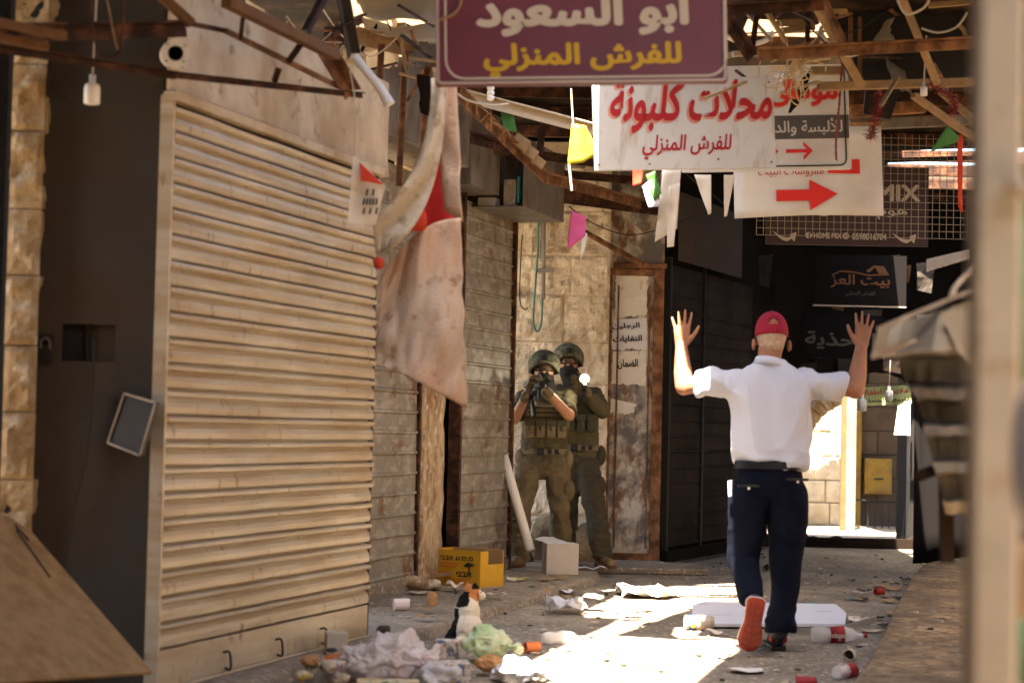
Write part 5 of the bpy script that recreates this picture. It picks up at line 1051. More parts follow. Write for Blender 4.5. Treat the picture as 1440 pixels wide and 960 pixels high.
# soldiers
def soldier(label, longs, Y, o, hd, shl, elL, hnL, shr, elR, hnR, hipL, knL, anL, hipR, knR, anR, pants, vest, sc=1.0):
    t = thing('person', label, 'person', o); q = lambda p, d=0: P(p[0], p[1], (p[2] if len(p) > 2 else Y) + d)
    b = MB(); H_ = q(hd); b.ell(H_, (.078, .095, .105)); b.ell(H_ + V((0, -.03, -.06)), (.058, .07, .065)); b.ell(H_ + V((0, -.10, -.022)), (.013, .018, .022))
    ch = (q(shl) + q(shr)) / 2; hp = (q(hipL) + q(hipR)) / 2
    b.cap(H_ + V((0, .02, -.05)), ch + V((0, .02, .04)), .06, .07); b.ell(ch + V((0, 0, -.12)), (.155, .09, .17)); b.ell(ch.lerp(hp, .62), (.135, .09, .20))
    for s_, e_, h_ in ((shl, elL, hnL), (shr, elR, hnR)): b.cap(q(s_), q(e_), .055, .046); b.cap(q(e_), q(h_), .045, .032)
    for a, k, n_ in ((hipL, knL, anL), (hipR, knR, anR)): b.cap(q(a), q(k), .070, .048); b.cap(q(k), q(n_), .044, .036)
    hand(b, q(hnL), (q(hnL) - q(elL)), (0, -.6, .8), (-.5, -.6, .3), .95, .55); hand(b, q(hnR), (q(hnR) - q(elR)), (0, .5, .8), (.5, -.6, .3), .95, .55)
    fuse('body', b, M['skin_sold'], t, .007, 2)
    f = lambda p, n: .034 * (.22 - fold(p + V((p.z * .4, 0, 0)), 6, 3, (1, 1, .7))) + .018 * (.22 - fold(p, 14, 8, (.8, .8, 1.4)))
    j = MB(); j.ell(ch + V((0, 0, -.10)), (.195, .13, .19)); j.ell(ch.lerp(hp, .5), (.175, .13, .2)); j.ell(ch.lerp(hp, .85), (.172, .125, .13)); j.cap(ch + V((-.05, 0, -.1)), hp + V((-.05, 0, .02)), .14, .13); j.cap(ch + V((.05, 0, -.1)), hp + V((.05, 0, .02)), .14, .13); j.cap(ch + V((-.06, 0, .0)), q(shl), .075, .075); j.cap(ch + V((.06, 0, .0)), q(shr), .075, .075)
    for s_, e_, k in ((shl, elL, .86), (shr, elR, .86)): j.cap(q(s_), q(s_).lerp(q(e_), k), .078, .066, 16, True); j.ell(q(s_), (.078, .078, .078))
    for e_, h_ in ((elL, hnL), (elR, hnR)):
        if longs: j.cap(q(e_).lerp(q(h_), -.05), q(e_).lerp(q(h_), .72), .063, .048, 16)
    fuse('jacket', j, M['olive'], t, .008, 3, f)
    p_ = MB(); p_.ell(hp + V((0, 0, -.02)), (.180, .13, .13))
    for a, k, n_ in ((hipL, knL, anL), (hipR, knR, anR)): p_.cap(q(a), q(k), .108, .088, 16); p_.cap(q(k), q(n_), .088, .082, 16, True); p_.ell(q(k), (.091, .091, .091)); p_.ell(q(n_), (.083, .083, .06))
    tr = fuse('trousers', p_, M[pants], t, .008, 3, f)
    for a, k in ((hipL, knL), (hipR, knR)):
        m_ = q(a).lerp(q(k), .62); x = .075 if a[0] > hd[0] - 5 else -.075; c_ = MB(); c_.ell(m_ + V((x, -.05, 0)), (.05, .05, .085), 14, 10); cpk = fuse('cargo_pocket', c_, M[pants], tr, .010, 2)
    for a in (anL, anR):
        bt = MB(); n_ = q(a); g = n_.copy(); g.z = o[2]; d = V((.35, -.94, 0)) if a is anR else V((-.2, -.98, 0))
        bt.cap(n_ + V((0, 0, -.03)), g + V((0, 0, .07)), .064, .055, 14); bt.cap(g + V((0, 0, .05)) - d * .03, g + d * .15 + V((0, 0, .042)), .050, .040, 14); bt.ell(g + d * .17 + V((0, 0, .04)), (.045, .05, .038), 12, 8); bo = fuse('boot', bt, M['boot'], t, .007, 3)
        s2 = MB(); s2.prism([g + d * u + V((d.y, -d.x, 0)) * v + V((0, 0, .002)) for u, v in ((-.08, .03), (-.06, .045), (.08, .048), (.18, .05), (.23, .02), (.23, -.02), (.18, -.05), (.08, -.048), (-.06, -.045), (-.08, -.03))], (0, 0, .024)); s2.build('sole', M['wood_dark'], bo, bevel=.004)
    # helmet, goggles, mask
    hc = H_ + V((0, .008, .035)); hl = MB(); n = 36; rows = []
    def rimang(b): f_ = max(0, -math.sin(b)); return math.radians(128 - 46 * f_ ** 1.5 - (0 if f_ > .2 else 4 * math.cos(2 * b)))
    for i in range(15):
        row = []
        for k in range(n + 1):
            b_ = 2 * math.pi * k / n; a_ = max(.01, rimang(b_) * i / 14); e_ = 1 + .02 * N3((math.cos(b_) * 2, math.sin(b_) * 2, a_ * 2), 2); sx_ = math.sin(a_) if a_ < 1.57 else 1 - .10 * (a_ - 1.57)
            row.append(hc + V((math.cos(b_) * .121 * sx_ * e_, math.sin(b_) * .142 * sx_ * e_, .112 * math.cos(a_) * e_)))
        rows.append(row)
    hl.grid(rows, .008); hel = hl.build('helmet', M['helmet'], t, smooth=True)
    m = MB(); m.box(tuple(hc + V((-.026, -.150, .030))), tuple(hc + V((.026, -.118, .072)))); m.box(tuple(hc + V((-.016, -.158, .038))), tuple(hc + V((.016, -.150, .064)))); m.build('visor_mount', M['gun'], hel, bevel=.003)
    m = MB(); m.tube(rows[-1][:-1] + [rows[-1][0]], .007, 6); m.build('rim', M['vest_dark'], hel)
    go = MB(); rows = []
    for i in range(5):
        rows.append([H_ + V((math.sin(a) * .079, -.012 - math.cos(a) * .098, .032 - .012 * i + (.010 * math.exp(-(a / .16) ** 2) if i > 2 else 0))) for a in [-1.15 + 2.3 * k / 16 for k in range(17)]])
    go.grid(rows, -.004); gg = go.build('goggles', M['lens'], t, smooth=True)
    m = MB(); m.tube(rows[0], .005, 6); m.tube(rows[-1], .005, 6); m.build('goggle_frame', M['gun'], gg)
    ms = MB(); ms.ell(H_ + V((0, -.030, -.075)), (.070, .084, .056)); ms.ell(H_ + V((0, -.078, -.045)), (.045, .036, .030)); ms.cap(H_ + V((0, .01, -.06)), ch + V((0, .0, .05)), .078, .085); fuse('face_mask', ms, M['mask'], t, .008, 3)
    # vest
    ve = MB(); vc = ch + V((0, 0, -.14)); ve.box(tuple(vc + V((-.165, -.165, -.15))), tuple(vc + V((.165, .15, .10)))); ve.cap(vc + V((-.10, -.12, .08)), vc + V((-.11, .10, .17)), .045, .045); ve.cap(vc + V((.10, -.12, .08)), vc + V((.11, .10, .17)), .045, .045)
    ve.ell(vc + V((0, .0, -.03)), (.198, .155, .15)); vv = fuse('vest', ve, M[vest], t, .009, 5, lambda p, n: .006 * N3(p, 14))
    for k in range(4):
        pz = MB(); x = -.125 + .083 * k; pz.box(tuple(vc + V((x - .036, -.215, -.155))), tuple(vc + V((x + .036, -.155, -.02)))); po = pz.build('pouch', M[vest], vv, bevel=.010)
        pz = MB(); pz.box(tuple(vc + V((x - .038, -.222, -.06))), tuple(vc + V((x + .038, -.214, -.015)))); pz.box(tuple(vc + V((x - .008, -.228, -.10))), tuple(vc + V((x + .008, -.2155, -.0615)))); pz.build('flap', M['vest_dark'], po, bevel=.003)
    st = MB()
    for k in range(3): st.bar(vc + V((-.17, -.172 - .0, .005 + .036 * k)), vc + V((.17, -.172, .005 + .036 * k)), .008, .016)
    st.build('webbing', M['vest_dark'], vv)
    be = MB(); bc = hp + V((0, 0, .075)); ring_ = [bc + V((math.cos(2 * math.pi * k / 28) * .186, math.sin(2 * math.pi * k / 28) * .14, 0)) for k in range(28)]
    for k in range(28): be.bar(ring_[k], ring_[(k + 1) % 28], .012, .045)
    bl = be.build('belt', M['vest'], t); be = MB(); be.box(tuple(bc + V((-.06, -.165, -.025))), tuple(bc + V((-.0, -.142, .025)))); be.build('buckle', M['gun'], bl, bevel=.003)
    for x in (.03, .085): be = MB(); be.box(tuple(bc + V((x, -.158, -.018))), tuple(bc + V((x + .03, -.135, .018)))); be.build('belt_pouch', M['gun'], bl, bevel=.003)
    pz = MB(); pz.ell(bc + V((.185, -.02, -.06)), (.05, .075, .085), 14, 10); fuse('hip_pouch', pz, M[vest], t, .012, 2)
    pz = MB(); pz.ell(bc + V((-.185, -.02, -.05)), (.045, .07, .07), 14, 10); fuse('hip_pouch', pz, M[vest], t, .012, 2)
    for hnd, el in ((hnL, elL), (hnR, elR)):
        gl = MB(); hand(gl, q(hnd), (q(hnd) - q(el)), (0, -.6, .8) if hnd is hnL else (0, .5, .8), (-.5, -.6, .3) if hnd is hnL else (.5, -.6, .3), 1.08, .55); gl.cap(q(hnd).lerp(q(el), .12), q(hnd), .040, .036); fuse('glove', gl, M['glove'], t, .006, 2)
    return t
ZP = .066
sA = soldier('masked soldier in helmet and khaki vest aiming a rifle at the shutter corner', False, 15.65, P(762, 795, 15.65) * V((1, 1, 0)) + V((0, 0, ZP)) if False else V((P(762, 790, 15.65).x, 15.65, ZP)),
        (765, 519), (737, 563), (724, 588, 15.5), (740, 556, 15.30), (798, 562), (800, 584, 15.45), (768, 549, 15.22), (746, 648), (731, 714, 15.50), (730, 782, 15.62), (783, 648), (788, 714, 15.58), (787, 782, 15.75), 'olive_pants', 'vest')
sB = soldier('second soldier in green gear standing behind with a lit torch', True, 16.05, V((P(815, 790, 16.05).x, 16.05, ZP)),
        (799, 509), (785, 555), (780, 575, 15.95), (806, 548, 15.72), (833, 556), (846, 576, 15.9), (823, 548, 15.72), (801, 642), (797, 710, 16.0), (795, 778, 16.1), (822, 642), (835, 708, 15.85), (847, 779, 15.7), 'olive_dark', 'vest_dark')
# rifle in the hands of the front soldier
a, b = P(740, 556, 15.42), P(766, 537, 14.98); ax = (b - a).normalized(); rf = thing('rifle', 'black rifle with optic held at the shoulder by the front soldier', 'rifle', a)
z_ = (V((0, 0, 1)) - ax * ax.z).normalized()
mb = MB(); mb.bar(a - ax * .05, a + ax * .22, .05, .075); mb.bar(a + ax * .22, a + ax * .42, .045, .05); mb.build('receiver', M['gun'], rf, bevel=.004)
mb = MB(); mb.tube([a + ax * .40, a + ax * .60], .013, 10); mb.tube([a + ax * .50, a + ax * .62], .024, 12); mb.build('barrel', M['gun'], rf, smooth=False)
mb = MB(); mb.tube([a + ax * .60, a + ax * .622], .0235, 12); mb.build('muzzle', M['panel_grey'], rf)
mb = MB(); mb.bar(a - ax * .05, a - ax * .26 - z_ * .03, .03, .05); mb.bar(a - ax * .25 + z_ * .01, a - ax * .25 - z_ * .10, .03, .04); mb.build('stock', M['gun'], rf, bevel=.004)
mb = MB(); mb.bar(a + ax * .12 - z_ * .03, a + ax * .18 - z_ * .20, .028, .055, up=ax); mb.build('magazine', M['gun'], rf, bevel=.003)
mb = MB(); mb.bar(a + ax * .0 - z_ * .03, a - ax * .04 - z_ * .13, .03, .04, up=ax); mb.bar(a + ax * .34 - z_ * .02, a + ax * .34 - z_ * .11, .03, .03, up=ax); mb.build('grip', M['gun'], rf, bevel=.003)
mb = MB(); mb.tube([a + ax * .02 + z_ * .075, a + ax * .20 + z_ * .075], .026, 14); mb.bar(a + ax * .08 + z_ * .03, a + ax * .08 + z_ * .06, .03, .05, up=ax); mb.build('optic', M['gun'], rf)
tc = thing('torch', 'black torch with glaring light held out by the second soldier', 'torch', P(822, 533, 15.62)); c = P(822, 532, 15.55); d = (V((0, 0, CAMZ)) - c).normalized()
mb = MB(); mb.tube([c - d * .16, c - d * .05, c - d * .03, c], [.014, .014, .024, .026], 14); mb.build('barrel', M['gun'], tc); mb = MB(); mb.tube([c, c + d * .006], .036, 20); mb.ell(c + d * .004, (.038, .014, .038), 18, 10); ln = mb.build('lens', M['torch'], tc); mb = MB(); mb.ell(c + d * .024, (.022, .012, .022), 16, 10); mb.build('glow_core', M['torch_core'], ln)  # oversized yellow lens disc and white core stand for the torch's glow
mb = MB(); q = P(822, 544, 15.62); mb.box((q.x - .016, q.y - .10, q.z - .02), (q.x + .016, q.y + .08, q.z + .02)); mb.bar(q + V((0, .05, -.02)), q + V((0, .08, -.12)), .03, .045, up=(0, 1, 0)); tag(mb.build('pistol', M['gun'], bevel=.003), 'black pistol gripped under the torch by the second soldier', 'pistol')
# white pipe leaning at the soldiers' feet
mb = MB(); mb.tube([P(708, 640, 15.22), P(716, 668, 15.2), P(746, 774, 14.95)], .036, 14); tag(mb.build('plastic_pipe', M['pipe_white'], smooth=True), 'white plastic pipe leaning at the shutter corner before the soldiers', 'pipe')

# ------------------------------------------------------------------ cat
cat = thing('cat', 'white calico cat sitting with its back turned beside the rubbish bags', 'cat', G(658, 903))
cY = G(658, 903).y; q = lambda x, y, d=0: P(x, y, cY + d)
cb = MB(); cb.ell(q(657, 884, .02), (.088, .11, .088)); cb.ell(q(657, 862, .05), (.070, .085, .09)); cb.ell(q(658, 848, .07), (.056, .062, .062)); cb.cap(q(657, 870, .05), q(660, 846, .08), .066, .050)
cb.cap(q(660, 848, .08), q(663, 836, .09), .048, .044); cb.ell(q(664, 832, .09), (.047, .050, .043)); cb.ell(q(676, 837, .07), (.028, .028, .024)); cb.ell(q(679, 838, .065), (.014, .016, .013))
for x, y, d in ((657, 822, .10), (668, 822, .075)): cb.cap(q(x, y + 5, d), q(x + .5, y - 4.5, d), .018, .004, 10)
cb.ell(q(640, 893, .02), (.046, .075, .048)); cb.ell(q(675, 893, .02), (.044, .075, .048)); cb.cap(q(651, 880, .10), q(652, 902, .13), .022, .018); cb.cap(q(665, 880, .10), q(667, 902, .13), .022, .018)
cb.tube(catmull([q(655, 896, -.06), q(645, 900, -.085), q(634, 899, -.05), q(630, 895, .02), q(634, 893, .08)], 5), .018, 10)
bd = fuse('body', cb, M['cat'], cat, .0045, 3, lambda p, n: .0022 * N3(p, 60))
at = bd.data.color_attributes.new('fur', 'FLOAT_COLOR', 'POINT'); B_ = V(cat['_b'])
WH, OR_, BK = (.66, .58, .46, 1), (.46, .18, .055, 1), (.006, .005, .004, 1)
for i, v in enumerate(bd.data.vertices):
    p = v.co + B_; k = N3(p, 18) * .010
    x = (p.x - q(658, 860).x) / (cY / FPX); y_ = (p.z - q(658, 860).z) / (cY / FPX)
    col = WH
    hx_, hy_ = q(661, 833).x, q(661, 833).z
    if y_ > 20 - .4 * (x - 3) + k * 500 and x < 15: col = OR_
    if x < 1.5 + k * 200 and 8 < y_ + k * 500 < 30 and x < -1 + (y_ - 8) * .45 and y_ < 27: col = BK
    if x < -14 + k * 350 and y_ < 5: col = BK
    if y_ > 31 and x > 5: col = BK
    at.data[i].color = col
for x, y in ((676.5, 832.5),):
    mb = MB(); mb.ell(q(x, y, .048), (.005, .004, .006), 8, 6); mb.build('eye', M['cork'], cat, smooth=True)

# ------------------------------------------------------------------ boxes, bags and rubbish
cx = thing('cardboard_box', 'open yellow cardboard fruit box with dark Hebrew print against the plaster pier', 'box', G(650, 825, .06))
a, b = G(603, 822, .06), G(683, 826, .06); c_ = G(700, 816, .06); hgt = P(603, 771, a.y).z - .06; ux = (b - a).normalized(); uy = V((-ux.y, ux.x, 0)); Tc = Matrix(((ux.x, uy.x, 0, a.x), (ux.y, uy.y, 0, a.y), (0, 0, 1, .062), (0, 0, 0, 1))); Wc = (b - a).length; Dc = .30
Tc = Tc @ Matrix.Rotation(-.22, 4, 'Z')
mb = MB(); mb.T = Tc; mb.box((0, 0, 0), (Wc, .006, hgt)); mb.box((0, Dc - .006, 0), (Wc, Dc, hgt)); mb.box((0, .006, 0), (.006, Dc - .006, hgt)); mb.box((Wc - .006, .006, 0), (Wc, .10, hgt * .99)); mb.box((Wc - .006, .10, 0), (Wc, Dc - .006, hgt * .62)); mb.box((.006, .006, 0), (Wc - .006, Dc - .006, .006)); mb.build('carton', M['carton'], cx)
mb = MB(); mb.T = Tc; mb.box((.008, .0065, .008), (Wc - .008, .009, hgt - .004)); mb.box((.008, Dc - .009, .008), (Wc - .008, Dc - .0065, hgt - .004)); mb.build('lining', M['carton_in'], cx)
heb = lambda s: s[::-1]
lettering('lettering', heb('מ.ס.ע אבני'), Tc, cx, M['carton_ink'], (Wc * .22, hgt * .72, Wc * .86, hgt * .84), .02); lettering('lettering', heb('אבני'), Tc, cx, M['carton_ink'], (Wc * .54, hgt * .28, Wc * .84, hgt * .42), .03)
mb = MB(); mb.T = Tc
for i, (z, x0, x1) in enumerate(((.20, .30, .84), (.13, .30, .84), (.36, .16, .40), (.60, .2, .62), (.52, .2, .55))): rect(mb, Wc * x0, hgt * z, Wc * x1, hgt * (z + (.025 if z < .3 else .05)))
mb.build('print_lines', M['carton_or'], cx)
mb = MB(); mb.T = Tc; x0, z0 = Wc * .79, hgt * .56
for k in range(8): t_ = .35 + k * .36; flat(mb, [(x0, z0), (x0 + math.cos(t_) * .045, z0 + math.sin(t_) * .032), (x0 + math.cos(t_ + .28) * .040, z0 + math.sin(t_ + .28) * .026)])
rect(mb, x0 - .005, z0 - .05, x0 + .005, z0); rect(mb, Wc * .14, hgt * .62, Wc * .18, hgt * .66); mb.build('palm_print', M['carton_ink'], cx)
wb = thing('cardboard_box', 'white cardboard box with a loose flap standing at the kerb before the soldiers', 'box', G(783, 806, .06)); a, b = G(768, 808, .06), G(806, 807, .06); w_ = (b - a).length; h_ = P(768, 764, a.y).z - .06
Tw = frame((a.x, a.y, .062), (1, .04, 0)) @ Matrix.Rotation(.12, 4, 'Z'); mb = MB(); mb.T = Tw; mb.box((0, 0, 0), (w_, .2, h_)); mb.build('carton', M['whitebox'], wb, bevel=.004)
mb = MB(); mb.T = Tw; rect(mb, .0, h_ * .52, w_, h_ * .53, -.002, .0015); mb.box((-.003, .05, h_ * .1), (-.0005, .075, h_ * .75)); mb.build('tape', M['litter'], wb)
mb = MB(); sheet([P(752, 757, a.y + .15), P(778, 755, a.y + .2), P(806, 765, a.y + .02), P(768, 764, a.y + .0)], 5, 5, .012, 9, .003, mb); mb.build('flap', M['paper'], wb)
def crumple(name, c, r, m, label, cat, amp=.25, f=9, seed=0, flatz=None, parent=None):
    mb = MB(); mb.ell(c, r, 64, 40); c = V(c)
    for i, v in enumerate(mb.v):
        d = v - c; k = 1 + amp * (.6 * N3(v, f * .8, seed) + .9 * (.3 - abs(N3(v, f * 1.3, seed + 5))) + .6 * (.25 - abs(N3(v, f * 3.1, seed + 2))) + .25 * (.25 - abs(N3(v, f * 6.5, seed + 7)))); v2 = c + d * k
        if flatz is not None and v2.z < flatz: v2.z = flatz + .002 * (i % 3)
        mb.v[i] = v2
    o = mb.build(name, m, parent, smooth=True)
    return tag(o, label, cat) if parent is None else o
def fl(px, py, z=0): return G(px, py, z)
def bag(c, r, m, label, seed, amp=1.0, lobes=8, tail=None):
    rr = random.Random(seed); t = thing('plastic_bag', label, 'bag', (c[0], c[1], 0)); mb = MB(); c = V(c)
    mb.ell(c, (r[0] * .82, r[1] * .82, r[2] * .85))
    for k in range(lobes // 2): a = k * 12.566 / lobes + rr.uniform(-.3, .3); mb.ell(c + V((math.cos(a) * r[0] * .42, math.sin(a) * r[1] * .42, rr.uniform(-.3, .2) * r[2])), tuple(x * rr.uniform(.55, .68) for x in r), 16, 12)
    for k in range(2): mb.ell(c + V((rr.uniform(-.3, .3) * r[0], rr.uniform(-.3, .3) * r[1], r[2] * rr.uniform(.3, .5))), tuple(x * rr.uniform(.45, .6) for x in r), 14, 10)
    if tail:
        p = c + V(tail); mb.tube([c, c.lerp(p, .6), p, p + V(tail).normalized() * .05], [r[2] * .6, .03, .016, .04], 10)
    def d_(p, n):
        e = V((p.x, p.y * .6, p.z * 1.5)); f = amp * (.050 * (.2 - abs(N3(e, 7, seed))) + .026 * (.2 - abs(N3(e, 15, seed + 3))) + .012 * (.2 - abs(N3(e, 31, seed + 6)))); return f
    o = fuse('sack', mb, M[m], t, .0055, 8, d_)
    for v in o.data.vertices:
        if v.co.z < .003: v.co.z = .003
    return t
g = fl(556, 955); bag((g.x - .03, g.y - .05, .10), (.215, .20, .125), 'bag', 'large knotted white plastic bag of rubbish in the front heap', 3, 1.4, 9, (.17, -.02, .02))
g = fl(615, 962); bag((g.x, g.y - .1, .055), (.10, .09, .055), 'bag_clear', 'crumpled clear plastic bag end in front of the large white bag', 5, 1.3, 6)
g = fl(690, 930); bag((g.x - .02, g.y - .02, .085), (.115, .12, .10), 'bag_green', 'pale green plastic bag of peelings beside the cat', 8, 1.4, 7, (.11, -.03, -.01))
g = fl(735, 958); bag((g.x - .02, g.y - .02, .045), (.12, .14, .06), 'foam', 'white plastic bag glaring in the sun at the front', 11, 1.4, 8, (.12, .05, -.01))
g = fl(690, 945); crumple('food_peel', (g.x, g.y - .12, .055), (.06, .05, .04), M['cork'], 'brown and yellow peelings spilling from the green bag', 'peelings', .5, 14, 5, .004)
def carton(label, px, py, w, d, h, rz, m, tilt=0, name='carton', z=0.0):
    g = fl(px, py, z); mb = MB(); mb.T = Matrix.Translation((g.x, g.y, z + .002)) @ Matrix.Rotation(rz, 4, 'Z') @ Matrix.Rotation(tilt, 4, 'Y'); mb.box((-w / 2, -d / 2, 0), (w / 2, d / 2, h)); return tag(mb.build(name, M[m], bevel=.004), label, 'carton')
carton('speckled printed carton lying between the two front bags', 625, 962, .22, .16, .10, .1, 'print')
carton('small speckled printed carton behind the large white bag', 628, 925, .12, .10, .09, -.1, 'print')
carton('flowered yellow wrapper box at the bottom edge of the heap', 545, 985, .26, .10, .085, .05, 'print_y')
carton('open pale carton with dark mouth at the foot of the broad shutter', 472, 918, .10, .10, .10, .2, 'whitebox', z=.06)
carton('blue and grey printed carton at the left end of the heap', 468, 945, .08, .09, .05, .5, 'print', z=.05)
g = fl(458, 930, .06); mb = MB(); mb.ell((g.x + .03, g.y - .05, .12), (.028, .04, .010), 10, 6); tag(mb.build('mouth_shade', M['litter_dark']), 'dark patch for the shaded mouth of the open pale carton by the broad shutter', 'scrap')  # dark patch stands for the shade inside the carton
g = fl(472, 952); mb = MB(); mb.tube([V((g.x - .04, g.y, .06)), V((g.x + .03, g.y - .03, .065))], [.042, .05], 16); tag(mb.build('paper_cup', M['cup_or']), 'orange paper cup on its side left of the large white bag', 'cup')
g = fl(455, 950, .05)
for k in range(7): p = fl(425 + R.random() * 60, 930 + R.random() * 40, .06); crumple('food_scrap', (p.x, p.y, .075 + .02 * R.random()), (.035, .03, .022), M[('cork', 'litter', 'print_y')[k % 3]], 'small crumpled food scrap strewn at the foot of the broad shutter', 'scrap', .5, 30, k)
for o in SC.objects:
    if o.name.startswith('food_scrap'): o['group'] = 'food scraps by the broad shutter'
# cups, cans, bottles
def can(label, px, py, r, l, rz, m, z=0, name='can', rim='wire', tilt=0, hollow=True):
    g = fl(px, py, z); t = thing(name, label, 'can' if name == 'can' else 'cup' if 'cup' in name else 'tube', g); d = V((math.cos(rz), math.sin(rz), tilt)).normalized(); c = V((g.x, g.y, z + r + .002)); a, b = c - d * l / 2, c + d * l / 2
    mb = MB(); n = 18; x = d.cross(V((0, 0, 1))).normalized(); y = x.cross(d); vs = []
    for p, rr in ((a, r), (b, r), (b, r * .90), (a + d * .01, r * .90)): vs += [p + (x * math.cos(2 * math.pi * k / n) + y * math.sin(2 * math.pi * k / n)) * rr for k in range(n)]
    fs = [tuple(range(n))[::-1], tuple(3 * n + k for k in range(n))]
    for i in range(3): fs += [(i * n + k, i * n + (k + 1) % n, (i + 1) * n + (k + 1) % n, (i + 1) * n + k) for k in range(n)]
    mb.add(vs, fs)
    for i, v in enumerate(mb.v): mb.v[i] = v + V((N3(v, 18), N3(v, 18, 4), .8 * N3(v, 18, 9))) * r * .35
    mb.build('wall', M[m], t); mb = MB(); mb.tube([b - d * l * .5, b - d * l * .49], r * .89, 16); mb.build('inside', M[rim], t); return t
can('white paper cup lying on the pavement before the narrow rusty shutter', 563, 858, .035, .085, 3.5, 'cup', .066, 'paper_cup', 'cup')
can('crushed orange bottle end lying in the lane right of the green bag', 748, 918, .028, .075, 3.6, 'cup_or', 0, 'can', 'cup_or')
can('pale drink can lying behind the heel of the walking man', 1077, 803, .033, .09, -1.4, 'pipe_grey', 0, 'can', 'black')
can('red and white paper cup lying by the right pavement edge', 1236, 836, .024, .07, -2.6, 'label_red', 0, 'paper_cup', 'cork')
can('brown cardboard tube near the clear cola bottle', 1196, 928, .028, .09, -1.9, 'litter', 0, 'card_tube', 'litter_dark')
can('red crushed can at the bottom edge near the right pavement', 1134, 968, .027, .09, -.35, 'label_red', 0, 'can', 'cork')
t = thing('food_tin', 'small glass jar with blue and yellow label lying left of the white board', 'jar', fl(985, 886)); g = fl(985, 886)
mb = MB(); mb.tube([V((g.x - .09, g.y, .045)), V((g.x + .05, g.y + .02, .045))], .042, 18); mb.build('jar', M['whitebox'], t); mb = MB(); mb.tube([V((g.x - .075, g.y + .002, .045)), V((g.x - .03, g.y + .009, .045))], .0432, 18); mb.build('label', M['blue'], t); mb = MB(); mb.ell((g.x - .045, g.y - .040, .030), (.016, .006, .014)); mb.build('lemon_print', M['yellow_letter'], t); mb = MB(); mb.tube([V((g.x + .05, g.y + .02, .045)), V((g.x + .075, g.y + .023, .045))], .036, 16); mb.build('lid', M['litter'], t)
def bottle(label, px, py, l, r, rz, lab, z=0):
    g = fl(px, py, z); t = thing('plastic_bottle', label, 'bottle', g); d = V((math.cos(rz), math.sin(rz), 0)); c = V((g.x, g.y, z + r * .8 + .003))
    S = lambda s: c + d * (s - .5) * l
    mb = MB(); mb.tube([S(0), S(.03), S(.2), S(.35), S(.5), S(.62), S(.78), S(.86), S(.93), S(1)], [r * .6, r * .92, r, r * .86, r * .98, r * .95, r * .7, r * .34, r * .30, r * .30], 18)
    for i, v in enumerate(mb.v): mb.v[i] = v + V((0, 0, .010 * N3(v, 22)))
    mb.build('bottle_body', M['bottle'], t, smooth=True); mb = MB(); mb.tube([S(.34), S(.60)], [r * .93, r * 1.02], 18)
    for i, v in enumerate(mb.v): mb.v[i] = v + V((0, 0, .006 * N3(v, 22)))
    if lab: mb.build('label', M[lab], t, smooth=True)
    mb = MB(); mb.tube([S(.99), S(1.05)], r * .34, 12); mb.build('bottle_cap', M[lab or 'wire'], t); return t, S, d, r
t, S, d, r = bottle('clear plastic bottle with a red label lying beside the front shoe', 1178, 903, .30, .048, .12, 'label_red')
mb = MB(); 
T = Matrix(((d.x, -d.y, 0, S(.36).x), (d.y, d.x, 0, S(.36).y - .047), (0, 0, 1, .03), (0, 0, 0, 1))); lettering('lettering', 'nioxol', T, t, M['white_letter'], (0, .0, .085, .030), .03, .004)
bottle('clear crushed bottle lying in the lane near the orange can', 790, 905, .22, .036, .3, None)
bottle('red and white wrapped bottle at the edge of the right pavement', 1195, 952, .26, .035, .9, 'label_red')
# boards and sheets on the ground
a, b, c, d = fl(972, 884), fl(1188, 884), fl(1176, 856), fl(974, 852); mb = MB(); mb.prism([p + V((0, 0, .012)) for p in (a, b, fl(1190, 868), c, d)], (0, 0, .022)); fb_ = mb.build('foam_board', M['foam'], bevel=.003); mb = MB(); [mb.bar(a.lerp(d, v) + (b - a) * u0 + V((0, 0, .0352)), a.lerp(d, v) + (b - a) * u1 + V((0, 0, .0352)), .012, .001) for v, u0, u1 in ((.35, .02, .26), (.85, .03, .10), (.5, .86, .97))]; mb.build('faded_print', M['frame_grey'], fb_); tag(fb_, 'long white foam board lying behind the walking man', 'board')
a = fl(1140, 893); mb = MB(); mb.bar(V((a.x - .26, a.y, .02)), V((a.x + .25, a.y + .03, .03)), .03, .03); mb.bar(V((a.x + .2, a.y + .05, .04)), V((a.x + .42, a.y + .28, .08)), .022, .03); tag(mb.build('metal_rail', M['pipe_grey']), 'bent pale metal rail lying across the lane by the cola bottle', 'rail')
def ragged(label, px, py, w, d, m, seed, h=.02, z=0, name='paper_scrap', cat='paper', lift=.02):
    g = fl(px, py, z); rows = []; n = 8
    for i in range(n + 1):
        v = i / n * 2 - 1; row = []
        for j in range(n + 1):
            u = j / n * 2 - 1; k = 1 + .35 * N3((u * 1.6, v * 1.6, seed), 1.0); x, y = u * w / 2 * k * (1 - .25 * v * v), v * d / 2 * k * (1 - .25 * u * u); row.append((g.x + x, g.y + y, z + .006 + max(0, h * (.5 + N3((x * 16, y * 9, seed))) + lift * .3 * abs(u))))
        rows.append(row)
    mb = MB(); mb.grid(rows, -.002); return tag(mb.build(name, M[m]), label, cat)
ragged('flat white paper scrap in the sunlight front of the walking man', 1050, 945, .17, .16, 'paper', 1, .01)
ragged('torn pale paper on the lane behind the clear cola bottle', 1208, 876, .12, .30, 'paper_old', 2, .02)
ragged('white paper scrap beside the lifted shoe', 1018, 925, .08, .12, 'paper', 3, .012)
ragged('big crumpled white sheet in the sun patch beyond the cat', 905, 838, .42, .6, 'paper', 4, .07)
